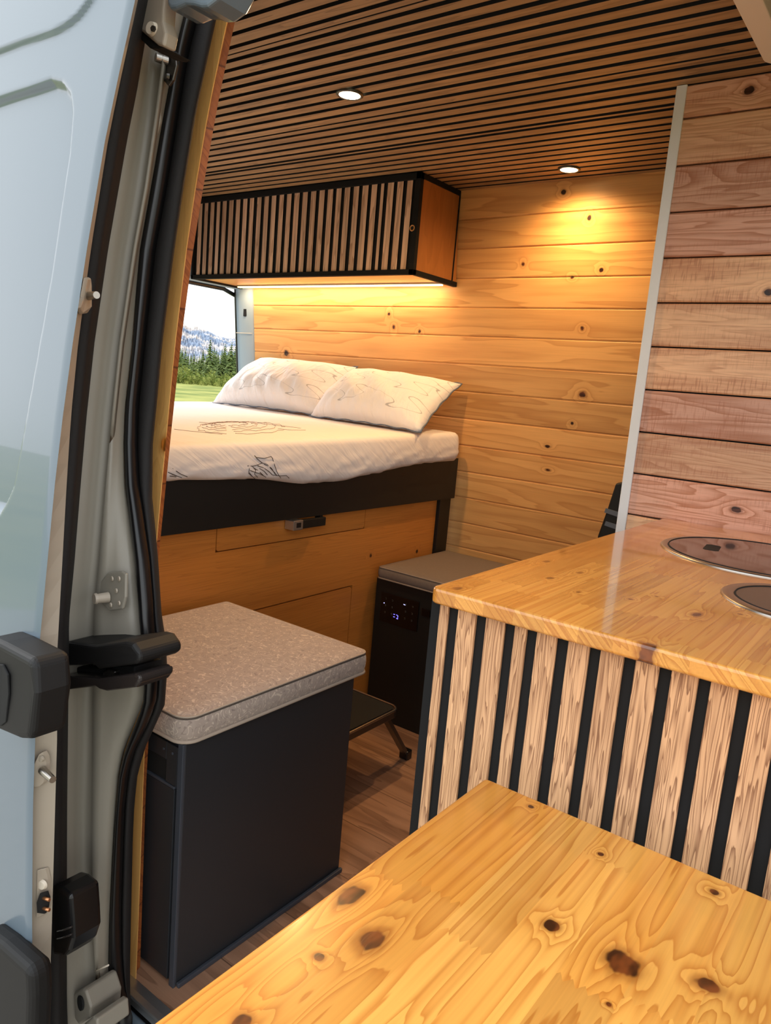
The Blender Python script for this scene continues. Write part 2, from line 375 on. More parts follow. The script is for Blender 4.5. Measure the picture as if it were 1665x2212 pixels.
M['icon'] = plain('dim_icon_print', lin(82, 80, 70), 0.6)
M['gloss_panel'] = plain('gloss_black_panel', lin(8, 8, 11), 0.15)
M['copper'] = plain('copper_contact', lin(200, 140, 96), 0.3, metal=0.8)

# ================================================================== STRUCTURE
ZC = 1.854
def YW(z): return 2.457 - 0.108 * (z - 1.2)
# floor
obj('floor', box(-2.78, 1.5, 0.777, 2.62, -0.04, 0.0), M['floor'])['kind'] = 'structure'
# far plank wall, leaning in towards the roof
bm = bmesh.new(); z = 0.0408 - 0.101; g_ = 0.0016
while z < 1.90:
    z0, z1 = max(z + g_, -0.02), min(z + 0.101 - g_, 1.90)
    if z1 > z0:
        b = 0.0025
        prof = [(YW(z0) + 0.012, z0), (YW(z0) + b, z0), (YW(z0 + b), z0 + b), (YW(z1 - b), z1 - b), (YW(z1) + b, z1), (YW(z1) + 0.012, z1)]
        prism(bm, [(-2.62, y, q) for y, q in prof], (4.1, 0, 0))
    z += 0.101
prism(bm, [(-2.62, YW(-0.02) + 0.004, -0.02), (-2.62, YW(1.9) + 0.004, 1.9), (-2.62, 2.68, 1.9), (-2.62, 2.68, -0.02)], (4.12, 0, 0))
obj('wall_left', bm, M['wall'])['kind'] = 'structure'
# ceiling: felt sheet with individual slats running along the van
gaps = [(0.857, 0.870), (0.899, 0.912), (0.941, 0.954), (0.982, 0.995), (1.022, 1.034), (1.064, 1.076), (1.107, 1.118), (1.149, 1.160), (1.193, 1.204), (1.222, 1.2245), (1.240, 1.252), (1.277, 1.289),
        (1.316, 1.330), (1.356, 1.370), (1.398, 1.411), (1.440, 1.453), (1.482, 1.495), (1.527, 1.540), (1.572, 1.586), (1.618, 1.632), (1.664, 1.671), (1.694, 1.706),
        (1.740, 1.753), (1.786, 1.800), (1.831, 1.844), (1.876, 1.890), (1.903, 1.917), (1.953, 1.965), (1.999, 2.012), (2.041, 2.052), (2.085, 2.097), (2.129, 2.140),
        (2.173, 2.183), (2.217, 2.228), (2.262, 2.273), (2.308, 2.319), (2.350, 2.362), (2.40, 2.41)]
bm = bmesh.new()
for (a, b), (c, d) in zip(gaps, gaps[1:]): slat(bm, -2.75, 1.5, b + 0.0008, c - 0.0012, ZC, ZC + 0.008, (2, 3))
ceil = obj('ceiling', bm, [M['slat_dark'], M['felt']]); ceil['kind'] = 'structure'
f_ = obj('ceiling_felt', box(-2.78, 1.5, 0.84, 2.62, ZC + 0.008, ZC + 0.03), M['felt'], ceil)
# partition panel at the kitchen
bm = bmesh.new(); z = 0.0063
while z < ZC:
    z0, z1 = z + 0.0018, min(z + 0.0988 - 0.0018, ZC - 0.001)
    if z1 > z0 + 0.004:
        b = 0.003
        prism(bm, [(-0.606, 1.800, z0), (-0.606, 1.785 + b, z0), (-0.606, 1.785, z0 + b), (-0.606, 1.785, z1 - b), (-0.606, 1.785 + b, z1), (-0.606, 1.800, z1)], (2.1, 0, 0))
    z += 0.0988
obj('wall_partition', bm, M['pink'])['kind'] = 'structure'
obj('wall_partition_core', box(-0.600, 1.5, 1.800, 1.86, 0.0, ZC - 0.001), M['blackish'])['kind'] = 'structure'
bm = bmesh.new(); bx(bm, -0.6075, -0.588, 1.779, 1.7845, 0.0, ZC - 0.001); bx(bm, -0.6105, -0.6065, 1.779, 1.86, 0.0, ZC - 0.001)
tr = obj('trim_1', bm, M['white_trim'], bevel=0.0008, seg=1); tr['kind'] = 'structure'
# roof, front bulkhead, front part of the near side
obj('wall_roof', box(-2.80, 1.56, 0.80, 2.70, 1.892, 1.93), M['paint_grey'])['kind'] = 'structure'
obj('wall_front', box(1.5, 1.56, 0.72, 2.70, -0.3, 0.95), M['charcoal'])['kind'] = 'structure'  # unseen; cut to half height so daylight fills in from the front
obj('wall_right_front', box(0.36, 1.5, 0.72, 0.80, -0.3, 1.892), M['paint_grey'])['kind'] = 'structure'
bm = bmesh.new(); bx(bm, -1.2, 0.36, 0.86, 0.93, 1.78, 1.892)
obj('wall_header', bm, M['paint_grey'])['kind'] = 'structure'
# chassis under the floor, sill step
obj('wall_underbody', box(-2.78, 1.5, 0.80, 2.62, -0.30, -0.042), M['blackish'])['kind'] = 'structure'

# --- rear door opening frame in body paint
bm = bmesh.new()
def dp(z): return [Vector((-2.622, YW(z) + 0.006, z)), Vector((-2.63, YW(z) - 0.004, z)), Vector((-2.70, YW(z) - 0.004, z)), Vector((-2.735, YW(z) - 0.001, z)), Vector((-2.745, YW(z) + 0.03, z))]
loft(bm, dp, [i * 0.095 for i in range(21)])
fr = obj('window_1', bm, M['paint_daylit']); fr['kind'] = 'structure'
bm = bmesh.new(); loft(bm, lambda z: [Vector((-2.741 + 0.012 * math.cos(t), YW(z) + 0.012 + 0.016 * math.sin(t), z)) for t in [k * math.pi / 4 for k in range(9)]], [i * 0.095 for i in range(21)])
obj('rear_seal', bm, M['rubber'], fr, smooth=True)
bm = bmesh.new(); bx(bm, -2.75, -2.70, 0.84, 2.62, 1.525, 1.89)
obj('rear_header', bm, M['paint_daylit'], fr, bevel=0.01)
bm = bmesh.new(); tube(bm, [(-2.752, 0.9, 1.520), (-2.752, 2.36, 1.520), (-2.75, 2.43, 1.50)], 0.010)
obj('header_seal', bm, M['rubber'], fr)
bm = bmesh.new(); prism(bm, [(x, YW(1.42) - 0.006, z_) for x, z_ in rrect(-2.683, -2.664, 1.405, 1.447, 0.006)], (0, 0.003, 0))
obj('slot_cap', bm, M['blackish'], fr)
bm = bmesh.new(); bx(bm, -2.736, -2.63, YW(1.33) - 0.0065, YW(1.33) - 0.002, 1.330, 1.333)
obj('panel_joint', bm, M['white_plastic'], fr)

# --- near side body: jamb, seals, wood frame (traced edges with their own depth)
def q(pts, y0, k=1): return smoothed(Edge(pts, y0), k)
E0 = q([(285, 0), (252, 150), (220, 303), (180, 538), (150, 740), (129.5, 900), (111, 1043), (96, 1211), (81, 1396), (76, 1460), (70, 1600), (64, 1741), (63, 1976), (64, 2077), (66, 2212)], 0.50)
E1 = q([(299, 0), (265, 150), (232, 303), (196, 538), (166, 740), (153, 900), (143, 1043), (134, 1211), (128, 1379), (126, 1573), (119, 1741), (112, 1976), (108, 2145), (104, 2212)], 0.54)
E2 = q([(325, 0), (301, 101), (288, 202), (271, 303), (220, 538), (196, 740), (178, 900), (166, 1043), (153, 1211), (145, 1379), (138, 1573), (137, 1741), (138, 1976), (137, 2145), (140, 2212)], 0.62)
E3 = q([(350, 0), (334, 101), (318, 235), (298, 404), (269, 538), (243, 740), (224, 900), (212, 1043), (198, 1211), (190, 1379), (180, 1573), (178, 1741), (177, 1976), (190, 2100), (198, 2212)], 0.655)
E4 = q([(372, 0), (352, 101), (338, 235), (316, 404), (286, 538), (256, 740), (242, 900), (229, 1043), (215, 1211), (203, 1379), (200, 1573), (198, 1741), (198, 1976), (207, 2100), (214, 2212)], 0.66)
E4b = q([(388, 0), (372, 101), (348, 235), (320, 404), (292, 538), (268, 740), (256, 900), (250, 1043), (250, 1211), (250, 1379), (240, 1573), (232, 1741), (222, 1976), (222, 2100), (226, 2212)], 0.675)
S5 = [(412, -30), (401, 20), (380, 101), (363, 185), (353, 235), (323, 404), (299, 538), (287, 740), (270, 880), (267, 960), (270, 1043), (279, 1110), (291, 1211), (299, 1312), (305, 1379), (312, 1460), (309, 1522), (289, 1573), (269, 1623), (257, 1674), (251, 1741), (246, 1808), (237, 1976), (234, 2077), (237, 2145), (254, 2212)]
S6 = [(438, -30), (430, 20), (409, 101), (395, 185), (387, 235), (360, 404), (336, 538), (314, 740), (300, 880), (298, 960), (301, 1043), (311, 1110), (325, 1211), (333, 1312), (338, 1379), (344, 1460), (340, 1522), (320, 1573), (293, 1623), (279, 1674), (271, 1741), (268, 1808), (263, 1976), (264, 2077), (269, 2145), (286, 2212)]
S7 = [(482, -30), (472, 20), (454, 101), (436, 185), (425, 235), (397, 404), (377, 538), (351, 740), (338, 880), (330, 960), (329, 1076), (336, 1144), (342, 1211), (348, 1312), (358, 1379), (361.5, 1446), (356, 1522), (336, 1565), (314, 1614), (297, 1674), (290, 1741), (287, 1808), (283, 1976), (281, 2077), (281, 2145), (284, 2212)]
E5, E6, E7 = q(S5, 0.69, 0), q(S6, 0.705, 0), q(S7, 0.735, 0)
W8 = q([(501, 0), (475, 120), (449, 235), (422, 404), (400, 538), (378, 740), (363, 900), (348, 1076), (338, 1211), (325, 1400), (313, 1580), (309, 1674), (307, 1808), (300, 1976), (295, 2090)], 0.775, 2)
W9 = q([(517, 0), (490, 120), (470, 235), (436, 404), (416, 538), (388, 740), (372, 900), (356, 1076), (344, 1211), (332, 1400), (319, 1606), (316, 1674), (314, 1741), (308, 1909), (303, 2077)], 0.80, 2)
ZS = [-0.12 + i * 0.022 for i in range(88)]
def jamb(z):
    a, b, c, d, e = E2.P(z), E3.P(z), E4.P(z), E4b.P(z), E5.P(z)
    out = [a + Vector((-0.9 - 0.0 * z, 0.02, 0)), a + Vector((-0.03, 0.0, 0)), a + Vector((-0.006, -0.003, 0)), a + Vector((0, 0.004, 0)), a.lerp(b, 0.5) + Vector((0, 0.004, 0)), b + Vector((-0.004, -0.002, 0)), b + Vector((0.001, 0.009, 0)), c + Vector((-0.001, 0.009, 0)), c + Vector((0.004, -0.003, 0)),
           c.lerp(d, 0.5) + Vector((0, 0.0, 0)), d, d.lerp(e, 0.5) + Vector((0.0, 0.004, 0)), E5.P(z, 0.002, 0.010), E5.P(z, 0.003, 0.022), E5.P(z, -0.01, 0.04), E5.P(z, -0.04, 0.07), E5.P(z, -0.10, 0.14)]
    return out
bm = bmesh.new(); loft(bm, jamb, ZS)
body = obj('wall_right', bm, M['paint_grey']); body['kind'] = 'structure'
# outer body side behind the open door, and its inner lining
def side(z): return [Vector((-1.96, 0.64 + lean(z), z)), Vector((-2.80, 0.66 + lean(z), z)), Vector((-2.80, 0.86 + lean(z), z)), Vector((-1.24, 0.85 + lean(z), z)), Vector((-1.24, 0.80 + lean(z), z))]
bm = bmesh.new(); loft(bm, side, [-0.3 + i * 0.22 for i in range(11)], smooth=False)
obj('body_side_panel', bm, M['paint_blue'], body)
# seal
def arc(A, B, bulge, n=8):
    out = []
    d = B - A
    nrm = -Vector(((A.x + B.x) / 2, (A.y + B.y) / 2, 0)).normalized()
    nrm = Vector((-nrm.x, -abs(nrm.y), 0)) if nrm.y > 0 else nrm
    for k in range(n + 1):
        t = k / n; out.append(A + d * t + nrm * bulge * math.sqrt(max(0.0, 1 - (2 * t - 1) ** 2)))
    return out
bm = bmesh.new(); loft(bm, lambda z: arc(E5.P(z), E6.P(z, 0, 0.010), 0.016), ZS)
seal = obj('door_seal', bm, M['rubber'], body)
bm = bmesh.new(); loft(bm, lambda z: arc(E6.P(z, -0.001, 0.011), E7.P(z), 0.012) + [E7.P(z, -0.02, 0.012)], ZS)
obj('seal_flange', bm, M['rubber_matt'], body)
bm = bmesh.new(); loft(bm, lambda z: arc(E1.P(z, -0.01, 0.02), E2.P(z, 0.004, -0.03).lerp(E1.P(z), 0.25), 0.006) + [E2.P(z, 0.01, -0.004)], ZS)
gap = obj('door_edge_seal', bm, M['rubber_matt'], body)
# wood frame round the opening
ZW = [0.0 + i * 0.05 for i in range(37)]
bm = bmesh.new(); loft(bm, lambda z: [W8.P(z, -0.075, 0.02), W8.P(z, -0.075), W8.P(z, -0.002), W8.P(z, 0, 0.002), W8.P(z, 0, 0.012)], ZW, smooth=False)
tw = obj('trim_2', bm, M['trim_wood']); tw['kind'] = 'structure'
bm = bmesh.new(); loft(bm, lambda z: [W8.P(z, -0.002, 0.012), W9.P(z, 0.0, 0.0), W9.P(z, -0.075, 0.04), W9.P(z, -0.14, 0.04)], ZW, smooth=False)
obj('plank_end_reveal', bm, M['reveal_wood'], tw)
# painted seams on the jamb
for pts, y in (([(155, 2008), (178, 1999), (184, 2004), (196, 2016)], 0.648), ([(205, 2097), (222, 2090), (234, 2085)], 0.672)):
    bm = bmesh.new(); tube(bm, [atl(u, v, y - 0.012) for u, v in pts], 0.0016, 6)
    obj('seam_sealant', bm, M['white_plastic'], body)
# pressed channel in the upper jamb
bm = bmesh.new(); tube(bm, [atl(u, v, 0.672) for u, v in ((336, 160), (330, 195), (339, 225), (343, 260), (334, 300))], [0.004, 0.006, 0.006, 0.005, 0.003], 8)
obj('pressed_bead', bm, M['paint_grey'], body, smooth=True)
# striker plates
def plate(uv, y0, th=0.006): 
    bm = bmesh.new(); prism(bm, [atl(u, v, y0) for u, v in uv], (0, th, 0)); return bm
sp = obj('striker_plate', plate([(232, 1237), (262, 1234), (271, 1240), (270, 1290), (264, 1316), (236, 1320), (222, 1306), (207, 1283), (213, 1262)], 0.662), M['paint_grey'], body, bevel=0.002)
bm = bmesh.new(); a = atl(234, 1290, 0.66); cyl(bm, a + Vector((0, 0, 0)), (-0.2, -1, 0), 0.0085, 0.0075, 0.018, 20); cyl(bm, a + Vector((-0.004, -0.018, 0)), (-0.2, -1, 0), 0.009, 0.008, 0.004, 20)
obj('striker_pin', bm, M['paint_beige'], sp, smooth=False)
for u, v in ((243, 1250), (258, 1250), (252, 1276), (240, 1307), (258, 1303)):
    bm = bmesh.new(); cyl(bm, atl(u, v, 0.661), (-0.2, -1, 0), 0.0042, 0.0036, 0.002, 14); obj('screw_head', bm, M['paint_beige'], sp)
up = obj('upper_striker_plate', plate([(350, 108), (366, 103), (378, 112), (380, 140), (372, 172), (362, 186), (350, 170), (341, 140), (343, 122)], 0.668), M['steel_dark'], body, bevel=0.002)
bm = bmesh.new(); a = atl(361, 132, 0.668); cyl(bm, a, (-0.3, -1, 0), 0.007, 0.006, 0.018, 18); obj('striker_pin', bm, M['steel'], up)
bm = bmesh.new(); cyl(bm, atl(364, 166, 0.667), (-0.3, -1, 0), 0.005, 0.004, 0.004, 16); obj('screw_head', bm, M['steel_dark'], up)
# centre roller rail cover
def shell(uvs, y0, depth, mat, name, par, bev=0.006):
    bm = bmesh.new(); prism(bm, [atl(u, v, y0) for u, v in uvs], (0, depth, 0)); return obj(name, bm, mat, par, bevel=bev, seg=3)
rc = shell([(133, 1388), (150, 1386), (205, 1394), (270, 1386), (286, 1390), (300, 1412), (301, 1430), (292, 1436), (210, 1446), (200, 1436), (133, 1440)], 0.615, 0.075, M['plastic'], 'roller_rail_cover', body, 0.008)
shell([(133, 1440), (205, 1444), (275, 1438), (290, 1440), (290, 1460), (215, 1470), (133, 1480)], 0.64, 0.05, M['blackish'], 'rail_recess', body, 0.002)
shell([(133, 1459), (212, 1466), (290, 1455), (300, 1460), (301, 1474), (292, 1486), (228, 1494), (213, 1490), (205, 1484), (133, 1492)], 0.612, 0.06, M['plastic_gloss'], 'rail_end_cap', body, 0.006)
shell([(222, 1450), (232, 1446), (247, 1452), (243, 1462), (220, 1464)], 0.63, 0.03, M['steel_dark'], 'rail_roller', body, 0.003)
# lower cup block and dark pocket
cb = shell([(158, 2146), (178, 2136), (184, 2140), (196, 2178), (194, 2200), (170, 2215), (160, 2200)], 0.63, 0.06, M['paint_grey'], 'rubber_stop_block', body, 0.004)
bm = bmesh.new(); cyl(bm, atl(176, 2166, 0.629), (-0.2, -1, 0.1), 0.0115, 0.0115, 0.003, 24); obj('cup_hollow', bm, M['blackish'], cb)
shell([(178, 2214), (200, 2196), (209, 2202), (212, 2240), (180, 2240)], 0.62, 0.06, M['paint_grey'], 'stop_block_base', body, 0.004)
shell([(112, 1912), (130, 1918), (150, 1936), (154, 1990), (156, 2030), (148, 2056), (138, 2068), (112, 2064)], 0.56, 0.05, M['rubber'], 'lower_roller_boot', body, 0.006)
for v0 in (2006, 2022):
    bm = bmesh.new(); tube(bm, [atl(124, v0 + 6, 0.558), atl(140, v0 + 2, 0.556), atl(155, v0 - 4, 0.557)], 0.0014, 6); obj('boot_rib', bm, M['plastic_gloss'], body)

# sill
si = bmesh.new(); prism(si, [(-1.09, 0.744, 0.0), (-1.09, 0.746, 0.003), (-1.09, 0.758, 0.004), (-1.09, 0.776, 0.002), (-1.09, 0.776, -0.012), (-1.09, 0.744, -0.014)], (1.4, 0, 0))
so = obj('threshold_strip', si, M['alu'], bevel=0.001); 
so.data.transform(Matrix.Translation((0, 0, 0)))
tag(so, 'silver aluminium threshold strip on floor edge below the sliding door opening', 'threshold strip')
bm = bmesh.new(); bx(bm, -1.07, 0.4, 0.70, 0.79, -0.16, -0.03); obj('wall_sill', bm, M['rubber_matt'], bevel=0.01)['kind'] = 'structure'
bm = bmesh.new(); tube(bm, [(-1.075, 0.742, -0.028), (-1.04, 0.738, -0.032), (-0.6, 0.738, -0.032), (0.34, 0.738, -0.032)], [0.012, 0.010, 0.010, 0.010], 12)
ra = obj('door_guide_rail', bm, M['paint_blue'], smooth=True); tag(ra, 'pale painted door guide rail below the aluminium threshold', 'rail')
bm = bmesh.new(); cyl(bm, (-1.058, 0.735, -0.028), (0, -1, 0.2), 0.013, 0.011, 0.012, 20); obj('rail_bolt', bm, M['steel'], ra)

# --- sliding door
door = thing('door_1', (-0.95, 0.5, -0.2), 'open sliding door in pale blue paint at left with black handle', 'sliding door')
door['kind'] = 'structure'
RECP = [(0.0, 0.0)]
rec = [atl(u, v, 0.5) for u, v in ((0, 206), (60, 188), (110, 170), (135, 176), (152, 200), (157, 240), (150, 330), (110, 600), (75, 800), (30, 1050), (15, 1085), (0, 1110))]
recp = [(p.x, p.z) for p in rec] + [(-1.9, 0.90), (-1.9, 1.50)]
emb = [atl(u, v, 0.5) for u, v in ((0, 118), (60, 97), (120, 78), (150, 62), (175, 42), (192, 20), (205, 0), (225, -60))]
embp = [(-1.9, 1.57)] + [(p.x, p.z) for p in emb] + [(-0.82, 1.75), (-1.9, 1.75)]
def sdist(px, pz, poly):
    ins = False; dm = 9
    n = len(poly)
    for i in range(n):
        x0, z0 = poly[i]; x1, z1 = poly[(i + 1) % n]
        dx, dz = x1 - x0, z1 - z0; t = max(0, min(1, ((px - x0) * dx + (pz - z0) * dz) / (dx * dx + dz * dz + 1e-12)))
        dm = min(dm, math.hypot(px - x0 - t * dx, pz - z0 - t * dz))
        if (z0 > pz) != (z1 > pz) and px < (x1 - x0) * (pz - z0) / (z1 - z0) + x0: ins = not ins
    return dm if ins else -dm
def ss(x, a, b):
    t = max(0, min(1, (x - a) / (b - a))); return t * t * (3 - 2 * t)
bm = bmesh.new()
us = [0, .004, .010] + [.010 + .0034 * i for i in range(1, 66)] + [.26, .32, .42, .6, .85, 1.15]
zz = [-0.2 + 0.02 * i for i in range(28)] + [0.36 + 0.01 * i for i in range(50)] + [0.86 + 0.004 * i for i in range(214)]
prev = None
for z in zz:
    row = []
    x0 = E0.x(z)
    for u_ in us:
        x = x0 - u_
        d1 = 0.011 * ss(sdist(x, z, recp), -0.001, 0.010); d2 = -0.006 * ss(sdist(x, z, embp), 0.0, 0.006)
        edge = 0.004 * (1 - min(1, u_ / 0.010)) ** 2
        row.append(bm.verts.new((x, 0.5 + lean(z) + d1 + d2 + edge, z)))
    if prev:
        for a in range(len(row) - 1):
            f = bm.faces.new((prev[a], prev[a + 1], row[a + 1], row[a])); f.smooth = True
    prev = row
obj('outer_skin', bm, M['paint_blue'], door)
bm = bmesh.new()
loft(bm, lambda z: [E0.P(z, 0.0, 0.004), E0.P(z, -0.0005, 0.008), E1.P(z, 0.0, -0.002), E1.P(z, -0.004, 0.004), E1.P(z, -0.05, 0.008), Vector((-2.05, 0.56 + lean(z), z)), Vector((-2.05, 0.51 + lean(z), z))], [-0.2 + 0.039 * i for i in range(51)], smooth=False)
obj('door_edge', bm, M['paint_beige'], door)
# handle
hs = [(-30, 1376), (0, 1389), (62, 1422), (72, 1432), (75, 1500), (66, 1594), (60, 1599), (40, 1598), (-30, 1568)]
bm = bmesh.new(); P = [atl(u, v, 0.455) for u, v in hs]; B_ = [atl(u, v, 0.455) + Vector((0, 0.045, 0)) for u, v in hs]
prism(bm, P, (0, 0.05, 0)); hd = obj('door_handle', bm, M['plastic'], door, bevel=0.010, seg=4)
bm = bmesh.new(); prism(bm, [atl(u, v, 0.4535) for u, v in ((-30, 1432), (5, 1436), (16, 1458), (18, 1500), (12, 1560), (2, 1568), (-30, 1572))], (0, 0.003, 0)); obj('handle_recess', bm, M['blackish'], hd, bevel=0.001)
ms = [(-40, 2010), (0, 2040), (55, 2090), (65, 2108), (67, 2160), (64, 2260), (-40, 2260)]
bm = bmesh.new(); prism(bm, [atl(u, v, 0.47) for u, v in ms], (0, 0.035, 0)); 
obj('side_moulding', bm, M['plastic'], door, bevel=0.012, seg=4)
bm = bmesh.new(); tube(bm, [atl(u, v, 0.497) for u, v in ((0, 2030), (62, 2088), (72, 2102), (75, 2150), (68, 2230))], 0.003, 8)
obj('moulding_lip', bm, M['paint_blue'], door)
U0 = [(285, 0), (252, 150), (220, 303), (180, 538), (150, 740), (129.5, 900), (111, 1043), (96, 1211), (81, 1396), (70, 1600), (64, 1741), (63, 1976), (64, 2077), (66, 2212)]
U1 = [(299, 0), (265, 150), (232, 303), (196, 538), (166, 740), (153, 900), (143, 1043), (134, 1211), (128, 1379), (126, 1573), (119, 1741), (112, 1976), (108, 2145), (104, 2212)]
def ux(L_, v):
    for (a, b), (c, d) in zip(L_, L_[1:]):
        if b <= v <= d: return a + (c - a) * (v - b) / (d - b)
    return L_[-1][0]
def oned(u, v, off=0.003):
    a, b = ux(U0, v), ux(U1, v); return atl(u, v, 0.508 + 0.03 * max(0.0, min(1.2, (u - a) / (b - a))) - off)
def eplate(uv, th=0.004):
    bm = bmesh.new(); prism(bm, [oned(u, v, th) for u, v in uv], (0, th + 0.003, 0)); return bm
# guide pins and contacts on the door edge
for nm, (pu, pv), pl in (('upper_guide_pin', (184, 640), [(180, 598), (187, 598), (189, 615), (186, 660), (180, 676), (168, 678), (163, 664), (172, 640)]), ('lower_guide_pin', (92, 1664), [(83, 1630), (92, 1624), (98, 1634), (100, 1650), (98, 1668), (94, 1690), (84, 1700), (72, 1702), (69, 1680), (73, 1650)])):
    c0 = oned(pu, pv, 0.006)
    pm = obj(nm, eplate(pl), M['paint_beige'], door, bevel=0.003)
    bm = bmesh.new(); cyl(bm, c0, (1, -0.12, 0.03), 0.0062, 0.0048, 0.034, 20); obj('pin', bm, M['steel'], pm)
    bm = bmesh.new(); cyl(bm, oned(pl[1][0] - 2, pl[1][1] + 14, 0.004), (0.3, -1, 0), 0.005, 0.004, 0.003, 14); obj('screw_head', bm, M['paint_beige'], pm)
cp = obj('contact_plate', eplate([(80, 1880), (98, 1876), (104, 1900), (103, 1960), (96, 1976), (78, 1984)], 0.002), M['paint_beige'], door, bevel=0.002)
bm = bmesh.new(); cyl(bm, oned(92, 1910, 0.002), (0.4, -1, 0), 0.008, 0.006, 0.004, 20); obj('plug', bm, M['white_plastic'], cp)
bm = bmesh.new(); prism(bm, [oned(u, v, 0.005) for u, v in ((86, 1930), (100, 1926), (105, 1940), (102, 1960), (96, 1974), (80, 1972), (79, 1950))], (0, 0.003, 0)); obj('contact_block', bm, M['blackish'], cp)
for v0 in (1941, 1963):
    bm = bmesh.new(); tube(bm, [oned(92, v0 - 2, 0.004), oned(107, v0 + 3, 0.010)], 0.0025, 8); obj('contact_tip', bm, M['copper'], cp)
bm = bmesh.new(); cyl(bm, atl(113, 1323, 0.535), (0.5, -1, 0), 0.004, 0.003, 0.002, 14); obj('edge_plug', bm, M['steel_dark'], door)
# upper roller arm at the top of the door
ua = shell([(300, -60), (362, -60), (353, 20), (352, 45), (358, 70), (352, 100), (338, 96), (290, 55), (300, 0)], 0.585, 0.022, M['paint_beige'], 'upper_roller_arm', door, 0.004)
bm = bmesh.new(); cyl(bm, atl(331, 64, 0.585), (0.15, -1, 0.0), 0.0095, 0.008, 0.006, 24); obj('arm_bolt', bm, M['white_plastic'], ua)
bm = bmesh.new(); cyl(bm, atl(332.5, 63, 0.579), (0.15, -1, 0.0), 0.0042, 0.004, 0.003, 6); obj('bolt_socket', bm, M['steel_dark'], ua)
shell([(290, 56), (338, 97), (352, 101), (340, 105), (322, 103), (300, 82)], 0.59, 0.05, M['blackish'], 'arm_bumper', door, 0.003)
gu = shell([(358, -60), (360, 10), (366, 19), (378, 18), (398, 9), (415, 10), (432, 15), (446, 14), (470, -4), (500, -60)], 0.575, 0.05, M['paint_blue'], 'upper_arm_cover', door, 0.005)

# ================================================================== FURNITURE
# --- bed
bed = thing('bed_base', (-1.505, 1.7, 0.0), 'raised oak and black bed platform with drawer under white mattress', 'bed base')
bm = bmesh.new()
def cut_panel(bm, x, y0, y1, z0, z1, holes):
    ys = sorted({y0, y1, *[h[0] for h in holes], *[h[1] for h in holes]}); zs = sorted({z0, z1, *[h[2] for h in holes], *[h[3] for h in holes]})
    for a, b in zip(ys, ys[1:]):
        for c, d in zip(zs, zs[1:]):
            if any(h[0] <= a and b <= h[1] and h[2] <= c and d <= h[3] for h in holes): continue
            bx(bm, x - 0.018, x, a, b, c, d)
DR = (1.306, 1.942, 0.675, 0.746); LD = (1.36, 1.902, 0.06, 0.487)
cut_panel(bm, -1.505, 0.87, 2.375, 0.0, 0.746, [DR, LD])
bmesh.ops.remove_doubles(bm, verts=bm.verts, dist=1e-5)
obj('front_panel', bm, M['ply'], bed)
def rpanel(x, r, inset, th, rad, rs=None):
    bm = bmesh.new(); prism(bm, [(x, a, b) for a, b in rrect(r[0] + inset, r[1] - inset, r[2] + inset, r[3] - inset, rad, rs=rs)], (-th, 0, 0)); return bm
obj('gap_backing', box(-1.53, -1.524, 0.9, 2.375, 0.02, 0.746), M['blackish'], bed)
dr = obj('drawer', rpanel(-1.5045, DR, 0.003, 0.018, 0.008, [0.001, 0.001, 0.008, 0.008]), M['ply'], bed)
obj('lower_door', rpanel(-1.5045, LD, 0.0045, 0.018, 0.012), M['ply'], bed)
ha = obj('handle', box(-1.482, -1.468, 1.575, 1.702, 0.716, 0.742), M['black'], dr, bevel=0.002)
obj('handle_mount', box(-1.503, -1.482, 1.690, 1.702, 0.718, 0.746), M['black'], dr, bevel=0.001)
obj('handle_clip', box(-1.503, -1.4665, 1.560, 1.6, 0.714, 0.743), M['alu'], dr, bevel=0.002, label='silver handle end')
obj('clip_window', box(-1.4663, -1.4655, 1.572, 1.590, 0.722, 0.736), M['plastic'], dr)
obj('valance', box(-1.50, -1.478, 0.86, 2.455, 0.7465, 0.90), M['black'], bed, bevel=0.001)
obj('corner_post', box(-1.56, -1.492, 2.377, 2.452, 0.0, 0.7455), M['black'], bed, bevel=0.001)
obj('platform', box(-2.70, -1.502, 0.88, 2.44, 0.80, 0.855), M['black'], bed)
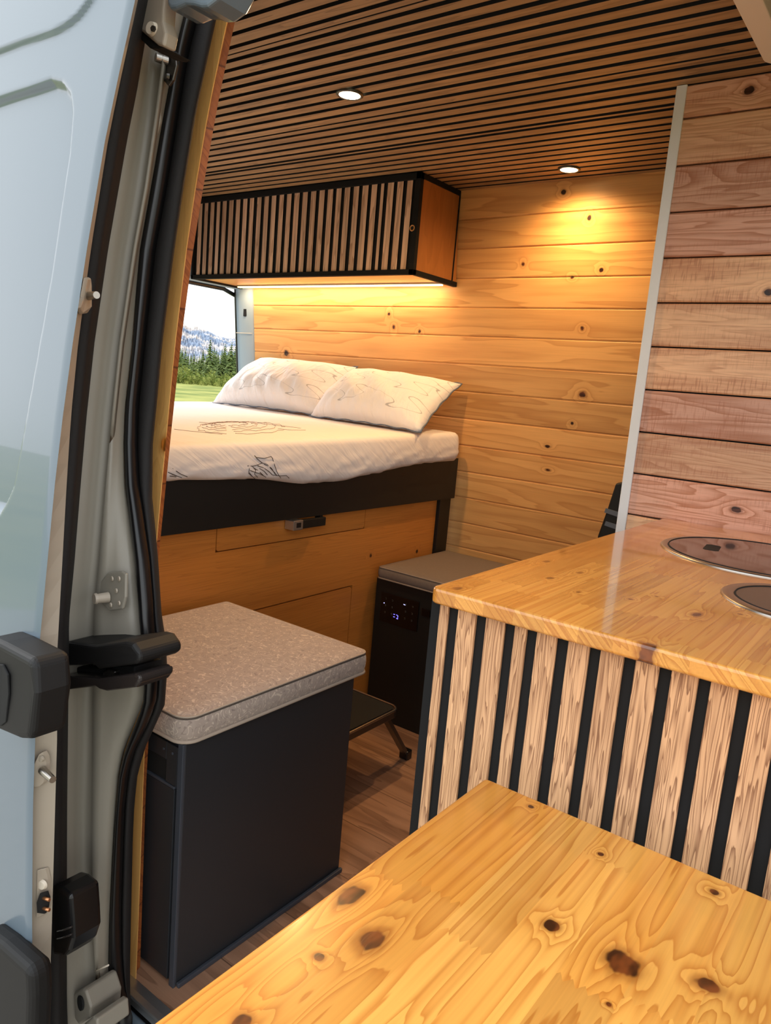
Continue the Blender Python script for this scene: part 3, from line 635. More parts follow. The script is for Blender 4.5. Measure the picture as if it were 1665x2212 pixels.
# --- mattress
def ztop(x, y): return 0.973 + 0.0225 * (y - 1.1) + 0.006 * (-1.44 - x)
def zbot(y):
    pts = [(0.85, .89), (1.14, .885), (1.35, .878), (1.6, .853), (1.75, .853), (1.9, .868), (2.08, .886), (2.2, .893), (2.5, .897)]
    for (a, b), (c, d) in zip(pts, pts[1:]):
        if a <= y <= c: return b + (d - b) * ss(y, a, c)
    return .89
bm = bmesh.new()
ysm = [0.87 + i * (2.405 - 0.87) / 90 for i in range(91)]
rnd = [random.random() for _ in range(400)]
def wr(y, k): return 0.004 * math.sin(y * 61 + k * 2.1 + 2 * math.sin(y * 23)) * (k / 6.0)
prev = None
xs_top = [-2.72, -2.6, -2.4, -2.2, -2.0, -1.8, -1.65, -1.55, -1.50, -1.475]
for y in ysm:
    e = min(1.0, (2.405 - y) / 0.035); rc_ = 1 - math.sqrt(max(0, 1 - (1 - e) ** 2)) if e < 1 else 0
    dropx = 0.035 * rc_; dropz = 0.028 * rc_
    row = [(-2.735, y, ztop(-2.7, y) - 0.03 - dropz)] + [(x, y, ztop(x, y) - dropz) for x in xs_top]
    zt, zb = ztop(-1.44, y) - dropz, zbot(y)
    for k in range(1, 5):
        a = k / 4 * math.pi / 2; row.append((-1.462 + 0.022 * math.sin(a) - dropx, y, zt - 0.022 * (1 - math.cos(a))))
    for k in range(1, 8):
        t = k / 7; row.append((-1.440 - dropx + wr(y, k) + 0.004 * math.sin(t * math.pi) - (0.016 if k == 7 else 0.0), y, (zt - 0.022) * (1 - t) + zb * t))
    row.append((-1.50, y, zb - 0.002))
    r = [bm.verts.new(p) for p in row]
    if prev:
        for a in range(len(r) - 1):
            f = bm.faces.new((prev[a], prev[a + 1], r[a + 1], r[a])); f.smooth = True
    else: bm.faces.new(r)
    prev = r
bm.faces.new(prev[::-1])
mat_ = obj('mattress', bm, M['sheet'], origin=(-1.44, 1.6, 0.9)); tag(mat_, 'white mattress with grey printed fitted sheet on the raised bed base', 'mattress')
BASE[mat_.name] = Vector((-1.44, 1.6, 0.9))
# printed motif lines on the sheet: on its front and on its top
def front(a, b): # a,b pixel coords on the front
    p = at(a, b, x=-1.4365); return (p.x + 0.001, p.y, p.z)
def topp(a, b):
    p = at(a, b, z=0.99)
    for _ in range(6): p = at(a, b, z=ztop(p.x, p.y) + 0.0008)
    return tuple(p)
bm = bmesh.new()
L1 = [[(549, 984), (553, 988), (570, 990), (585, 986), (588, 990), (592, 1003), (597, 1018), (601, 1026)], [(549, 984), (556, 992), (566, 1000)], [(534, 1006), (538, 1012), (537, 1020), (545, 1030)],
      [(534, 1006), (545, 1007), (556, 1004), (566, 1000), (576, 1003), (586, 1012), (594, 1024)], [(545, 1008), (552, 1016), (549, 1024), (556, 1031)], [(540, 1016), (550, 1020), (562, 1024), (574, 1031)],
      [(556, 1006), (568, 1010), (580, 1018), (590, 1028)], [(560, 1012), (570, 1018), (577, 1026)], [(590, 1026), (604, 1028), (618, 1027), (624, 1033)], [(601, 1026), (606, 1033)],
      [(536, 1022), (543, 1028), (550, 1034)], [(570, 1003), (580, 1008), (590, 1018), (598, 1028)], [(548, 1011), (558, 1017), (568, 1027)],
      [(362, 1020), (376, 1026), (392, 1032)], [(366, 1028), (380, 1030)], [(372, 1012), (390, 1024), (404, 1030)]]
for l in L1[:-3]: tube(bm, [front(*c_) for c_ in l], 0.0009, 5)
obj('printed_motif', bm, M['ink'], mat_); bm = bmesh.new()
for l in L1[-3:]: tube(bm, [front(*c_) for c_ in l], 0.0009, 5)
obj('printed_stem', bm, M['ink'], mat_); bm = bmesh.new()
L2 = [[(376, 927), (400, 930), (430, 933), (462, 936), (480, 938)]]
for r0, r1, cx, cy in ((95, 13, 520, 924), (80, 10, 515, 921), (66, 8, 510, 919), (50, 6, 505, 917), (36, 4, 498, 915)):
    for a0, a1 in ((0.2, 1.7), (1.9, 3.0), (3.3, 4.9), (5.1, 6.2)):
        L2.append([(cx + r0 * math.cos(a0 + (a1 - a0) * k / 10) + 3 * math.sin(k * 2.2), cy + r1 * math.sin(a0 + (a1 - a0) * k / 10) + 1.2 * math.sin(k * 1.7 + r0)) for k in range(11)])
L2 += [[(430, 912), (450, 914), (470, 912)], [(590, 918), (620, 921), (650, 925)], [(600, 926), (630, 929), (660, 929)]]
for l in L2: tube(bm, [topp(*c_) for c_ in l], 0.0006, 4)
obj('printed_flower', bm, plain('pale_print_ink', lin(150, 132, 128), 0.9), mat_)
# --- pillows
def pillow(c, label, T, seed, par_group):
    BL, BR, TR, TL_ = [Vector(p) for p in c]
    n, k2 = 40, 28
    rg = random.Random(seed); ph = [rg.uniform(0, 6) for _ in range(8)]
    ctr = (BL + BR + TR + TL_) / 4
    nr = (BR - BL).cross(TL_ - BL).normalized()
    if nr.y > 0: nr = -nr
    me = bmesh.new(); uvl = me.loops.layers.uv.new('UV')
    grids = []
    for side_ in (1, -1):
        gr = []
        for j in range(k2 + 1):
            rowv = []
            for i in range(n + 1):
                s, t = i / n, j / k2
                S_, T_ = 2 * s - 1, 2 * t - 1
                ps = 0.5 + 0.5 * S_ * (1 - 0.055 * (1 - T_ ** 2) ** 1.0); pt_ = 0.5 + 0.5 * T_ * (1 - 0.07 * (1 - S_ ** 2))
                base = (BL * (1 - ps) + BR * ps) * (1 - pt_) + (TL_ * (1 - ps) + TR * ps) * pt_
                prof = ((1 - abs(S_) ** 2.6) * (1 - abs(T_) ** 2.2)) ** 0.55 if abs(S_) < 1 and abs(T_) < 1 else 0
                wv = 0.0
                if side_ > 0 and prof > 0:
                    lowb = max(0, 1 - t * 2.2)
                    wv = (0.10 * lowb * math.sin(26 * S_ + ph[0] + 3 * math.sin(4 * T_ + ph[1])) + 0.04 * math.sin(11 * S_ + 7 * T_ + ph[2])) * min(1, prof * 1.5)
                sag = -0.35 * (t - 0.35)
                p = base + nr * side_ * T * prof * ((1.0 + wv + sag) if side_ > 0 else 0.45)
                rowv.append((me.verts.new(p), (s, t)))
            gr.append(rowv)
        for j in range(k2):
            for i in range(n):
                q4 = [gr[j][i], gr[j][i + 1], gr[j + 1][i + 1], gr[j + 1][i]]
                if side_ < 0: q4 = q4[::-1]
                f = me.faces.new([v_[0] for v_ in q4]); f.smooth = True
                for lp, v_ in zip(f.loops, q4): lp[uvl].uv = v_[1]
        grids.append(gr)
    g0 = grids[0]
    rim = [g0[0][i][0].co.copy() for i in range(n)] + [g0[j][n][0].co.copy() for j in range(k2)] + [g0[k2][i][0].co.copy() for i in range(n, 0, -1)] + [g0[j][0][0].co.copy() for j in range(k2, 0, -1)]
    rim = [p + Vector((0, 0, 0.0025 * math.sin(i_ * 0.9 + seed))) for i_, p in enumerate(rim)]
    bmesh.ops.remove_doubles(me, verts=me.verts, dist=0.0004)
    base = (BL + BR) / 2
    o = obj('pillow', me, M['pillow'], origin=base); tag(o, label, 'pillow', par_group)
    bm = bmesh.new(); tube(bm, rim, 0.0028, 6, closed=True); obj('piping', bm, M['pipe_grey'], o)
    return o
pillow([(-2.66, 2.25, 1.006), (-1.985, 2.225, 1.008), (-1.965, 2.405, 1.212), (-2.54, 2.415, 1.225)], 'white pillow nearest the rear door opening, tucked behind the other pillow', 0.11, 3, None)
pillow([(-2.02, 2.20, 1.004), (-1.425, 2.105, 1.004), (-1.463, 2.40, 1.178), (-1.985, 2.405, 1.206)], 'white pillow with wavy grey lines nearest the kitchen end of the bed', 0.105, 8, None)

# --- overhead cabinet
X0c, X1c, Yc, Zb = -2.70, -1.537, 2.138, 1.53
oc = thing('overhead_cabinet', (-2.1, 2.42, Zb), 'overhead cabinet with vertical slatted door and black frame above the pillows', 'cabinet')
def yw2(z): return YW(z) - 0.003
bm = bmesh.new(); prism(bm, [(X1c - 0.016, Yc + 0.016, Zb + 0.012), (X1c - 0.016, yw2(Zb + .012), Zb + 0.012), (X1c - 0.016, yw2(1.85), 1.85), (X1c - 0.016, Yc + 0.016, 1.85)], (0.012, 0, 0))
obj('side_panel', bm, M['ply_side'], oc)
bm = bmesh.new(); bx(bm, X0c + 0.012, X1c - 0.016, Yc + 0.014, yw2(Zb), Zb + 0.004, Zb + 0.014)
obj('bottom_panel', bm, M['ply_under'], oc)
bm = bmesh.new()
bx(bm, X0c, X1c, Yc - 0.002, Yc + 0.018, Zb - 0.004, Zb + 0.013)          # front lower rail
bx(bm, X0c, X1c, Yc - 0.002, Yc + 0.018, 1.832, 1.8535)                      # front top rail
bx(bm, X1c - 0.019, X1c, Yc - 0.002, Yc + 0.016, Zb - 0.004, 1.8535)
bx(bm, X0c, X0c + 0.012, Yc - 0.002, Yc + 0.016, Zb - 0.004, 1.8535)
bx(bm, X1c - 0.016, X1c, Yc + 0.016, yw2(Zb), Zb - 0.004, Zb + 0.013)
bx(bm, X1c - 0.016, X1c, Yc + 0.016, yw2(1.84), 1.836, 1.8535)
bx(bm, X0c, X0c + 0.014, Yc + 0.016, yw2(Zb), Zb - 0.004, Zb + 0.013)
bx(bm, X1c - 0.016, X1c, yw2(1.7) - 0.012, yw2(1.85), Zb + .013, 1.8535)
obj('frame', bm, M['post'], oc, bevel=0.0008, seg=1)
cd_ = obj('slatted_door', box(X0c + 0.013, X1c - 0.020, Yc + 0.009, Yc + 0.014, Zb + 0.014, 1.831), M['blackish'], oc)
blk = [(-2.684, -2.673), (-2.65, -2.635), (-2.613, -2.597), (-2.574, -2.558), (-2.538, -2.523), (-2.499, -2.483), (-2.458, -2.442), (-2.418, -2.401), (-2.377, -2.362), (-2.339, -2.32), (-2.297, -2.28), (-2.256, -2.24), (-2.216, -2.198), (-2.175, -2.158), (-2.135, -2.119), (-2.093, -2.076),
       (-2.051, -2.034), (-2.009, -1.992), (-1.967, -1.951), (-1.926, -1.91), (-1.886, -1.871), (-1.846, -1.829), (-1.805, -1.789), (-1.763, -1.748), (-1.724, -1.707), (-1.694, -1.678), (-1.652, -1.637), (-1.612, -1.596), (-1.573, -1.559)]
for (a, b), (c, d) in zip(blk, blk[1:] + [(-1.5605, 0)]):
    if b > -1.56: continue
    obj('slat', slat(bmesh.new(), b, c if c > b else -1.5605, Yc + 0.004, Yc + 0.009, Zb + 0.014, 1.831, (4, 5)), [M['slat_cab'], M['blackish']], cd_)
bm = bmesh.new(); lathe(bm, [(0.0, 0), (0.0045, 0.0), (0.0055, 0.004), (0.0075, 0.0045), (0.0085, 0.003), (0.0085, 0.0)], (0, 0, 0), 28)
bm.transform(Matrix.Translation((-1.556, Yc + 0.002, 1.676)) @ Matrix.Rotation(math.radians(90), 4, 'X') @ Matrix.Scale(1.25, 4)); obj('finger_pull', bm, M['ply_under'], cd_)
bm = bmesh.new(); cyl(bm, (-1.556, Yc - 0.001, 1.676), (0, -1, 0), 0.0055, 0.0055, 0.0025, 20); obj('pull_hole', bm, M['blackish'], cd_)
# LED strip under the cabinet
ls = thing('led_strip', (-2.13, 2.37, Zb), 'glowing warm strip light under the overhead cabinet against the plank wall', 'strip light')
obj('channel', box(-2.66, -1.565, 2.358, 2.378, Zb - 0.002, Zb + 0.0035), M['alu'], ls)
obj('diffuser', box(-2.655, -1.57, 2.360, 2.376, Zb - 0.006, Zb - 0.002), M['led'], ls)
la = bpy.data.lights.new('strip_glow', 'AREA'); la.shape = 'RECTANGLE'; la.size = 1.08; la.size_y = 0.012; la.energy = 1.8; la.color = (1.0, 0.76, 0.50)
lo = bpy.data.objects.new('strip_glow', la); COL.objects.link(lo); lo.parent = ls; lo.location = (0, -0.002, -0.008); lo.rotation_euler = (math.radians(12), 0, 0)
# ceiling lamps
def lamp(x, y, label, e):
    t = thing('recessed_ceiling_light', (x, y, ZC), label, 'ceiling light', None)
    bm = bmesh.new(); lathe(bm, [(0.034, 0.0), (0.034, -0.004), (0.031, -0.006), (0.027, -0.005), (0.026, 0.0)], (x, y, ZC), 40); obj('rim', bm, M['steel_dark'], t)
    bm = bmesh.new(); cyl(bm, (x, y, ZC - 0.0045), (0, 0, 1), 0.0265, 0.0265, 0.003, 40); obj('lens', bm, M['lamp'], t)
    l = bpy.data.lights.new('lamp_glow', 'SPOT'); l.energy = e; l.color = (1.0, 0.63, 0.28); l.spot_size = math.radians(164); l.spot_blend = 1.0; l.shadow_soft_size = 0.025
    o = bpy.data.objects.new('lamp_glow', l); COL.objects.link(o); o.parent = t; o.location = (0, 0, -0.018)
lamp(-1.329, 1.514, 'round glowing ceiling light in front of the overhead cabinet', 25)
lamp(-1.075, 2.268, 'round glowing ceiling light beside the plank wall near white strip', 15)

# --- storage bench near the door
b1 = thing('storage_bench', (-1.25, 1.05, 0), 'charcoal storage box by the sliding door opening with a loose grey cushion', 'storage bench')
bm = bmesh.new(); bx(bm, -1.480, -0.993, 0.815, 1.289, 0.004, 0.492)
obj('box', bm, M['charcoal'], b1, bevel=0.0015)
obj('corner_trim', box(-1.006, -0.9925, 0.8085, 0.815, 0.0, 0.492), M['charcoal_edge'], b1, bevel=0.001)
obj('side_door', box(-1.12, -1.013, 0.8095, 0.815, 0.008, 0.398), M['charcoal'], b1, bevel=0.001)
obj('door_lip', box(-1.12, -1.013, 0.8085, 0.815, 0.399, 0.404), M['charcoal_edge'], b1, bevel=0.0008)
obj('upright', box(-1.039, -1.008, 0.8095, 0.815, 0.405, 0.482), M['charcoal'], b1, bevel=0.001)
obj('top_rail', box(-1.10, -1.0395, 0.8095, 0.815, 0.448, 0.482), M['charcoal'], b1, bevel=0.001)
obj('vent_opening', box(-1.10, -1.0395, 0.8125, 0.8155, 0.405, 0.447), M['blackish'], b1)
obj('kick_strip', box(-0.9925, -0.984, 0.815, 1.292, 0.0, 0.010), M['charcoal_edge'], b1, bevel=0.002)
for x in (-1.0475, -1.022):
    bm = bmesh.new(); cyl(bm, (x, 0.8095, 0.466), (0, -1, 0), 0.0025, 0.0022, 0.0015, 12); obj('screw_head', bm, M['charcoal_edge'], b1)
def cushion(x0, x1, y0, y1, z0, z1, rs, label, hem, fab='fabric', pip='piping'):
    t = thing('bench_cushion', ((x0 + x1) / 2, (y0 + y1) / 2, z0), label, 'cushion')
    def ring(off, z): return [(x, y, z) for x, y in rrect(x0 + off, x1 - off, y0 + off, y1 - off, 0, 7, [max(0.004, q_ - off) for q_ in rs])]
    bm = bmesh.new(); h = z1 - z0
    lay = [(0.012, z0), (0.003, z0 + 0.004), (0.0, z0 + h * 0.3), (-0.001, z0 + h * 0.5), (0.0, z0 + h * 0.7), (0.004, z1 - 0.007), (0.010, z1 - 0.003), (0.03, z1), (0.10, z1 + 0.004)]
    rows = [[bm.verts.new(p) for p in ring(o_, z_)] for o_, z_ in lay]
    for A, B in zip(rows, rows[1:]):
        for k in range(len(A)):
            f = bm.faces.new((A[k], A[(k + 1) % len(A)], B[(k + 1) % len(A)], B[k])); f.smooth = True
    bm.faces.new(rows[-1]); bm.faces.new(rows[0][::-1])
    obj('pad', bm, M[fab], t)
    bm = bmesh.new(); tube(bm, ring(0.0035, z1 - 0.007), 0.0022, 6, closed=True); obj('top_piping', bm, M[pip], t)
    bm = bmesh.new(); tube(bm, ring(0.0025, z1 - 0.0105), 0.0014, 6, closed=True); obj('top_seam', bm, M['piping_dark'], t)
    bm = bmesh.new(); tube(bm, ring(0.002, z0 + 0.003), hem, 8, closed=True); obj('bottom_piping', bm, M[pip], t)
    return t
cushion(-1.477, -0.984, 0.802, 1.330, 0.493, 0.550, [0.022, 0.012, 0.012, 0.034], 'grey patterned cushion on the charcoal box nearest the sliding door', 0.0035)

# --- second bench with control panel
b2 = thing('control_bench', (-1.2, 2.2, 0), 'black cabinet with a lit control panel beneath the far grey cushion', 'cabinet')
obj('box', box(-1.492, -0.93, 2.019, 2.50, 0.0, 0.497), M['black'], b2, bevel=0.0015)
cp2 = obj('control_panel', box(-1.466, -1.308, 2.0165, 2.0195, 0.351, 0.455), M['gloss_panel'], b2, bevel=0.001, label='glossy black panel with blue lights')
def glyph(pts, mat, nm, r=0.0012):
    bm = bmesh.new(); tube(bm, [(x, 2.0158, z) for x, z in pts], r, 6); obj(nm, bm, mat, cp2)
glyph([(-1.452, 0.417), (-1.449, 0.417)], M['white_led'], 'status_light', 0.0016)
for pts in ([(-1.407, 0.388), (-1.402, 0.388)], [(-1.407, 0.379), (-1.402, 0.379)], [(-1.395, 0.3885), (-1.389, 0.3865), (-1.389, 0.381)], [(-1.394, 0.377), (-1.389, 0.375), (-1.389, 0.379)]):
    glyph(pts, M['blue_led'], 'display_digit', 0.0009)
glyph([(-1.37, 0.432), (-1.363, 0.431)], M['white_led'], 'status_light', 0.0013)
rr_ = random.Random(4)
for ix in range(5):
    for iz in range(3):
        x_, z_ = -1.447 + ix * 0.028, 0.436 - iz * 0.024 - ix * 0.0005
        if rr_.random() < 0.8: glyph([(x_, z_), (x_ + 0.004, z_ + 0.001), (x_ + 0.005, z_ - 0.004), (x_ + 0.001, z_ - 0.004)], M['icon'], 'button_icon', 0.0006)
obj('switch', box(-1.296, -1.262, 2.0155, 2.0195, 0.412, 0.438), M['gloss_panel'], b2, bevel=0.001)
cushion(-1.487, -0.95, 2.008, 2.448, 0.498, 0.545, [0.012, 0.012, 0.014, 0.012], 'plain grey-brown cushion in the far corner below the plank wall', 0.0025, 'fabric_dark', 'piping_mid')

# --- step stool
st = thing('step_stool', (-1.31, 1.56, 0), 'low black folding step stool on the floor between the two benches', 'step stool')
def rr_prism(x0, x1, y0, y1, z0, z1, r):
    bm = bmesh.new(); prism(bm, [(x, y, z0) for x, y in rrect(x0, x1, y0, y1, r)], (0, 0, z1 - z0)); return bm
obj('seat_frame', rr_prism(-1.462, -1.163, 1.42, 1.745, 0.192, 0.214, 0.03), M['steel_dark'], st, bevel=0.002)
bm = bmesh.new(); tube(bm, [(x, y, 0.215) for x, y in rrect(-1.460, -1.165, 1.422, 1.743, 0.03)], 0.004, 8, closed=True); obj('rim', bm, M['steel'], st)
obj('tread', rr_prism(-1.452, -1.173, 1.43, 1.735, 0.214, 0.217, 0.024), M['blackish'], st)
for sx_ in (-1.19, -1.435):
    for y0, y1 in ((1.70, 1.856), (1.47, 1.37)):
        dx = 0.028 if False else -0.012
        a = Vector((sx_ + 0.0, y0, 0.20)); b = Vector((sx_ + dx, y1, 0.012))
        bm = bmesh.new(); d = (b - a); s = Vector((0.011, 0, 0)); n_ = d.cross(s).normalized() * 0.006
        vs = [bm.verts.new(p + i * s + j * n_) for p in (a, b) for i, j in ((-1, -1), (1, -1), (1, 1), (-1, 1))]
        for f in ((0, 1, 2, 3), (4, 7, 6, 5), (0, 4, 5, 1), (1, 5, 6, 2), (2, 6, 7, 3), (3, 7, 4, 0)): bm.faces.new([vs[i] for i in f])
        lg = obj('leg', bm, M['steel_dark'], st)
        bm = bmesh.new(); bx(bm, b.x - 0.016, b.x + 0.016, b.y - 0.014, b.y + 0.014, 0.0, 0.030); obj('rubber_foot', bm, M['rubber'], lg, bevel=0.004)

# --- kitchen island
isl = thing('kitchen_island', (0.0, 1.3, 0), 'kitchen island with rough oak slats on black front under glossy pine worktop', 'kitchen island')
YF = 0.815
obj('carcass', box(-0.511, 0.62, YF + 0.010, 1.784, 0.0, 0.879), M['black'], isl)
obj('front_backing', box(-0.511, 0.62, YF + 0.003, YF + 0.010, 0.0, 0.879), M['post'], isl)
k_ = YF / 0.85
sl = [(-.517, -.503), (-.488, -.46), (-.445, -.417), (-.403, -.386), (-.372, -.345), (-.33, -.303), (-.289, -.261), (-.247, -.22), (-.206, -.177), (-.164, -.136), (-.122, -.095)]
x = -0.0795
while x < 0.62: sl.append((x, x + 0.028)); x += 0.0425
for a, b in sl:
    obj('slat', box(a * k_, b * k_, YF - 0.001, YF + 0.003, 0.0, 0.879), M['slat_isl'], isl, bevel=0.0006, seg=1)
ct = rr_prism(-0.503, 0.66, 0.797, 1.783, 0.880, 0.901, 0.012)
wt = obj('worktop', ct, M['counter'], bevel=0.004, seg=4, origin=(0, 1.3, 0.88)); tag(wt, 'glossy laminated pine worktop with knots and two round fittings', 'worktop')
def roundfit(name, cx, cy, r, ri, z, label, cat, lid, lidmat, zl):
    t = thing(name, (cx, cy, z), label, cat)
    bm = bmesh.new(); lathe(bm, [(r, 0.0), (r, 0.0015), (r - 0.002, 0.003), (ri + 0.004, 0.0035), (ri + 0.001, 0.0025), (ri, zl)], (cx, cy, z), 96); obj('rim', bm, M['steel'], t)
    bm = bmesh.new(); cyl(bm, (cx, cy, z + zl), (0, 0, 1), ri - 0.0005, ri - 0.0005, 0.002, 96); l = obj(lid, bm, lidmat, t)
    bm = bmesh.new(); lathe(bm, [(ri - 0.0005, zl + 0.0021), (ri + 0.0005, zl + 0.0022)], (cx, cy, z), 96); 
    bm2 = bmesh.new(); tube(bm2, [(cx + ri * math.cos(a * math.pi / 48), cy + ri * math.sin(a * math.pi / 48), z + zl + 0.002) for a in range(96)], 0.0012, 6, closed=True); obj('gasket', bm2, M['blackish'], t); bm.free()
    return t, l
t_, l_ = roundfit('round_sink', -0.229, 1.479, 0.180, 0.166, 0.901, 'round sink with smoked glass lid, farther of two worktop fittings', 'sink', 'glass_lid', M['glass_lid'], 0.0012)
bm = bmesh.new(); prism(bm, [(x, y, 0.9042) for x, y in ((-.331, 1.449), (-.337, 1.500), (-.331, 1.507), (-.315, 1.506), (-.311, 1.500), (-.304, 1.452), (-.309, 1.445), (-.326, 1.443))], (0, 0, 0.0005)); obj('finger_hole', bm, M['blackish'], l_)
roundfit('round_hob', -0.114, 1.158, 0.115, 0.096, 0.901, 'smaller round dark hob set in the worktop nearer the camera', 'hob', 'glass_plate', M['hob'], 0.0006)

# --- table in the doorway
tb = thing('table', (-0.05, 0.42, -0.04), 'swivel table with knotty varnished pine top in the foreground', 'table')
bm = bmesh.new(); prism(bm, [(x, y, 0.697) for x, y in rrect(-0.359, 0.42, 0.10, 0.726, 0.006)], (0, 0, 0.023)); obj('tabletop', bm, M['table'], tb, bevel=0.003, seg=3)
bm = bmesh.new(); cyl(bm, (0.0, 0.795, 0.0), (0, 0, 1), 0.016, 0.016, 0.66, 24); obj('pedestal', bm, M['steel_dark'], tb)
bm = bmesh.new(); bx(bm, -0.03, 0.03, 0.30, 0.812, 0.66, 0.697); obj('swivel_arm', bm, M['steel_dark'], tb)
for o in list(tb.children): pass

# --- dark bag behind the white strip
bg = bmesh.new(); A = [at(1329, 1044, y=2.35), at(1312, 1096, y=2.35), at(1290, 1158, y=2.35)]
bz = bmesh.new(); prism(bz, [(A[0].x, 2.35, A[0].z), (A[1].x, 2.35, A[1].z), (A[2].x, 2.35, A[2].z), (A[2].x - 0.03, 2.35, 0.0), (-0.62, 2.35, 0.0), (-0.62, 2.35, 0.93), (A[0].x + 0.10, 2.35, 0.94)], (0, 0.07, 0)); bg.free()
bag = obj('storage_bag', bz, M['black'], bevel=0.006, origin=(-0.75, 2.4, 0)); tag(bag, 'black item with grey bands in the gap left of the white trim strip', 'bag')
for v0 in (1106, 1134):
    p0 = at(1308, v0 - 8, y=2.345); p1 = at(1328, v0 + 4, y=2.345)
    bm = bmesh.new(); prism(bm, [(p0.x, 2.345, p0.z), (p1.x + .06, 2.345, p1.z), (p1.x + .06, 2.345, p1.z - 0.016), (p0.x - 0.003, 2.345, p0.z - 0.014)], (0, 0.005, 0)); obj('band', bm, M['grey_band'], bag)

# --- roof fan over the kitchen
rf = thing('roof_fan', (-0.2, 1.42, ZC), 'white framed roof fan on slatted ceiling above the worktop', 'roof fan')
bm = bmesh.new(); O = rrect(-0.396, 0.02, 1.20, 1.633, 0.03); I = rrect(-0.355, -0.02, 1.24, 1.592, 0.02)
zt_, zb_ = ZC - 0.001, ZC - 0.050
n = len(O); o1 = [bm.verts.new((x, y, zt_)) for x, y in O]; o2 = [bm.verts.new((x, y, zb_)) for x, y in O]; i1 = [bm.verts.new((x, y, zb_)) for x, y in I]; i2 = [bm.verts.new((x, y, zt_)) for x, y in I]
for k in range(n):
    j = (k + 1) % n
    for A_, B_ in ((o1, o2), (o2, i1), (i1, i2)): bm.faces.new((A_[k], A_[j], B_[j], B_[k]))
obj('frame', bm, M['white_plastic'], rf, bevel=0.002)
obj('insect_screen', box(-0.36, -0.015, 1.235, 1.597, ZC - 0.012, ZC - 0.009), M['hob'], rf)
for k in range(5):
    a = k * 2 * math.pi / 5; bm = bmesh.new(); c_, s_ = math.cos(a), math.sin(a)
    prism(bm, [(-0.187 + r * c_ - w * s_, 1.416 + r * s_ + w * c_, ZC - 0.022) for r, w in ((0.02, -0.012), (0.13, -0.03), (0.14, 0.02), (0.02, 0.012))], (0, 0, 0.004)); obj('fan_blade', bm, M['plastic'], rf)

# ================================================================== OUTSIDE
GZ = -0.6
def gm():
    g = G('meadow_grass', 0.9, spec=0.1); p = g.pos()
    n = g.noise(g.xyz(g.m('MULTIPLY', p[0], 0.25), g.m('MULTIPLY', p[1], 0.25), 0.0), 1.0, 4.0, 0.6); n2 = g.noise(g.xyz(p[0], p[1], 0.0), 3.0, 3.0)
    col = g.mix(g.sm(n, 0.35, 0.65), lin(98, 112, 42), lin(160, 158, 82)); g.color(g.mix(g.m('MULTIPLY', n2, 0.4), col, lin(84, 100, 36))); return g.mat
bm = bmesh.new(); bmesh.ops.create_grid(bm, x_segments=60, y_segments=60, size=900)
for v in bm.verts: v.co.z = GZ + 0.6 * math.sin(v.co.x * 0.01) * min(1, max(0, (v.co.length - 150) / 300))
gr = obj('ground', bm, gm()); gr['kind'] = 'structure'
bm = bmesh.new(); bmesh.ops.create_grid(bm, x_segments=2, y_segments=2, size=1)
bm.transform(Matrix.Translation((-0.3, -1.5, GZ + 0.01)) @ Matrix.Diagonal((7, 6, 1, 1)))
obj('ground_gravel', bm, plain('grey_gravel', lin(150, 144, 134), 0.9, nscale=30, namp=0.3))['kind'] = 'structure'
def leafmat(name, a, b, s=1.5):
    g = G(name, 0.85, spec=0.1); t = g.n('ShaderNodeTexCoord').outputs['Object']; g.color(g.mix(g.sm(g.noise(t, s, 4.0, 0.7), 0.35, 0.65), a, b)); return g.mat
conif = leafmat('spruce_needles', lin(62, 78, 42), lin(122, 136, 78)); bushm = leafmat('willow_leaves', lin(88, 104, 44), lin(152, 156, 84)); bark = plain('bark', lin(84, 66, 50), 0.9)
def dirpt(u, dist):
    d = W_ + R_ * ((u - 832.5) / F_PX) - U_ * ((800 - 1106) / F_PX); d.z = 0; d.normalize(); return CAM.x + d.x * dist, CAM.y + d.y * dist
def conifer(u, dist, h, label, grp, sd):
    rg = random.Random(sd); x, y = dirpt(u, dist)
    t = thing('conifer_tree', (x, y, GZ), label, 'tree', grp)
    bm = bmesh.new(); cyl(bm, (x, y, GZ), (0, 0, 1), 0.04 * h / 3, 0.012, h * 0.95, 8); obj('trunk', bm, bark, t)
    bm = bmesh.new()
    L = 20
    for i in range(L):
        f = i / (L - 1); zc = GZ + h * (0.08 + 0.92 * f); r = h * 0.20 * (1 - f) ** 0.85 + 0.02 * h
        nb = 11
        for k in range(nb):
            a = rg.uniform(0, 6.28); rl = r * rg.uniform(0.65, 1.25); dz = -rl * rg.uniform(0.2, 0.6)
            w = rl * 0.30
            tip = Vector((x + rl * math.cos(a), y + rl * math.sin(a), zc + dz)); c0 = Vector((x, y, zc + h * 0.03)); s = Vector((-math.sin(a), math.cos(a), 0)) * w
            mid = c0.lerp(tip, 0.6)
            v0 = bm.verts.new(c0); v1 = bm.verts.new(mid + s - Vector((0, 0, w * .5))); v2 = bm.verts.new(tip); v3 = bm.verts.new(mid - s - Vector((0, 0, w * .5))); v4 = bm.verts.new(mid + Vector((0, 0, w * .3)))
            for q_ in ((v0, v1, v4), (v1, v2, v4), (v2, v3, v4), (v3, v0, v4)): bm.faces.new(q_)
    obj('foliage', bm, conif, t)
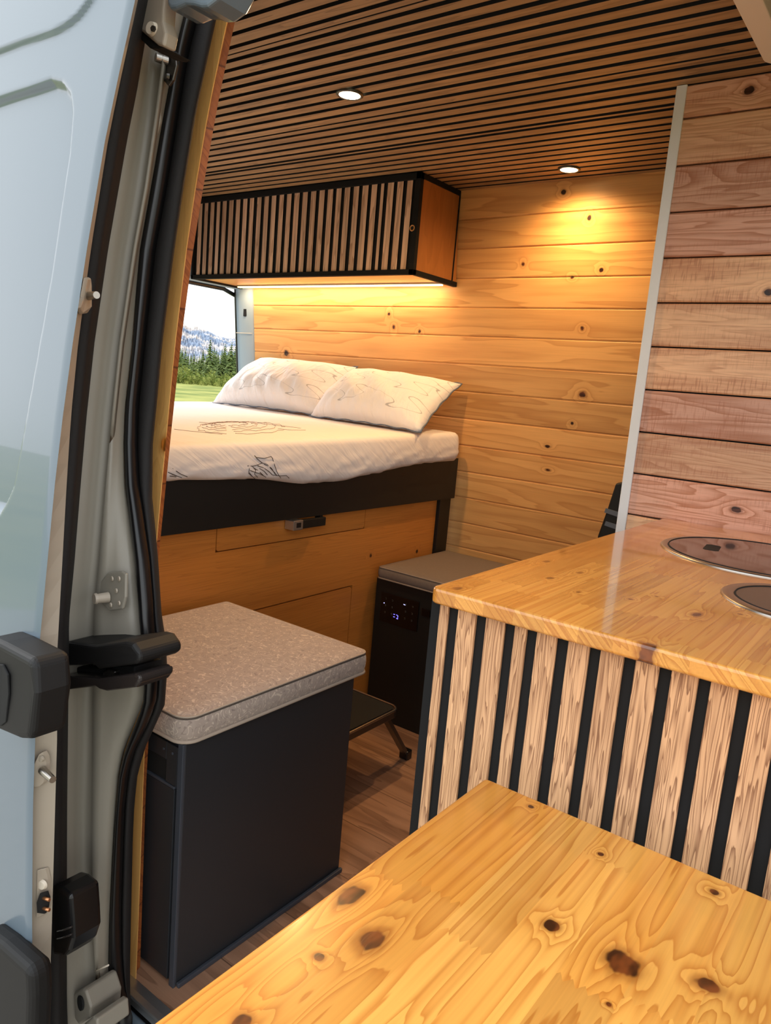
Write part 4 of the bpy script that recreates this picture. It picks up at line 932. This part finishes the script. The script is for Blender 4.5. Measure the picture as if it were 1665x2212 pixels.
def bush(u, dist, r, h, label, grp, sd):
    rg = random.Random(sd); x, y = dirpt(u, dist); t = thing('shrub', (x, y, GZ), label, 'shrub', grp)
    bm = bmesh.new()
    for k in range(420):
        a = rg.uniform(0, 6.28); ph_ = math.acos(rg.uniform(0, 1)); rr = rg.uniform(0.7, 1.05)
        c_ = Vector((x + r * rr * math.sin(ph_) * math.cos(a), y + r * rr * math.sin(ph_) * math.sin(a), GZ + h * rr * math.cos(ph_) * (0.8 + 0.25 * math.sin(3 * a + sd))))
        s_ = h * 0.10; v = [bm.verts.new(c_ + Vector((rg.uniform(-s_, s_), rg.uniform(-s_, s_), rg.uniform(-s_, s_)))) for _ in range(3)]; bm.faces.new(v)
    mm = bmesh.ops.create_icosphere(bm, subdivisions=2, radius=1.0, matrix=Matrix.Translation((x, y, GZ)) @ Matrix.Diagonal((r * 0.85, r * 0.85, h * 0.8, 1)))
    obj('foliage', bm, bushm, t); bm = bmesh.new(); cyl(bm, (x, y, GZ), (0, 0, 1), 0.06, 0.03, h * 0.6, 8); obj('stem', bm, bark, t)
rg = random.Random(2)
tl = [(386, 92, 4.2, 'tall dark conifer beside the door frame'), (399, 95, 3.9, None), (412, 112, 3.6, None), (424, 115, 3.3, None), (437, 106, 4.2, None), (445, 100, 3.6, None), (452, 98, 5.2, 'tallest conifer in middle of rear opening'), (461, 104, 4.6, None),
      (470, 110, 4.2, None), (478, 102, 4.3, None), (484, 99, 5.0, None), (491, 105, 4.4, None), (498, 100, 5.2, None), (506, 103, 4.9, None), (514, 99, 5.2, 'rightmost conifer beside the rear door post'), (524, 102, 5.0, None), (375, 104, 4.2, None), (430, 118, 3.8, None), (405, 118, 3.6, None), (466, 120, 4.8, None), (494, 122, 5.0, None), (510, 120, 5.2, None), (418, 101, 3.6, None), (392, 110, 4.4, None)] + [(u_, 100 + (u_ % 4) * 4, 3.8 + (u_ % 3) * 0.6, None) for u_ in (362, 351, 338, 326, 311, 298, 283, 269, 254, 240, 222, 205)]
for i, (u, d, h, lb) in enumerate(tl):
    conifer(u, d + (i % 3) * 4 - 2, h, lb or 'dark green conifer in the tree line beyond the meadow', 'conifers beyond the meadow' if not lb else None, 20 + i)
for i, u in enumerate((378, 388, 397, 406, 416, 427, 438, 449, 460, 471, 482, 493)):
    bush(u, 86 + (i % 3) * 3.4, 0.55 + 0.1 * (i % 3), (1.75 if u < 410 else 1.25) + 0.2 * (i % 3), 'yellow-green shrub at the edge of the meadow in front of the conifers', 'shrubs at the meadow edge', i)
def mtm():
    g = G('hazed_lit_rock', 0.95, spec=0.1); p = g.pos()
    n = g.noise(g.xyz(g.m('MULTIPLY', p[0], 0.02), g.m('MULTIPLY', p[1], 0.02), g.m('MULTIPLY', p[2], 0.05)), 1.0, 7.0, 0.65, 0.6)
    g.color(g.mix(g.sm(n, 0.44, 0.58), lin(124, 138, 158), lin(194, 186, 180))); return g.mat  # blue-grey holds the distance haze, pale patches are painted sunlight
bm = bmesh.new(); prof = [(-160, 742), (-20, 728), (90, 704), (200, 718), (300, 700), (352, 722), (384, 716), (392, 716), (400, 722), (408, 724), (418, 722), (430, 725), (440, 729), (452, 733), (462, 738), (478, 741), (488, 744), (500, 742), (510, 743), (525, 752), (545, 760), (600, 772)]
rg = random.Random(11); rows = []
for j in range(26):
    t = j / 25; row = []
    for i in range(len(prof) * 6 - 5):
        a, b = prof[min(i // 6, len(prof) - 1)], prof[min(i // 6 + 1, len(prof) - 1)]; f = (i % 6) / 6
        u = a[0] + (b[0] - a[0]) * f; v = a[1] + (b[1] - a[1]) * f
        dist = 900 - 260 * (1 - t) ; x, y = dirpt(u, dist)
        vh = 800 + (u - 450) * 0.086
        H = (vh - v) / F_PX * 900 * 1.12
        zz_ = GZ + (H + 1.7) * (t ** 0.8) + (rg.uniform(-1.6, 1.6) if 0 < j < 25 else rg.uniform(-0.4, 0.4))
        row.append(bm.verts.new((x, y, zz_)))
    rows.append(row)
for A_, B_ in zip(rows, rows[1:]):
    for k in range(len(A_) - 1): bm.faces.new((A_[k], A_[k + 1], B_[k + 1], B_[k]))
mt = obj('mountain_ridge', bm, mtm()); tag(mt, 'hazy rocky mountain ridge on the horizon beyond the trees', 'mountain')
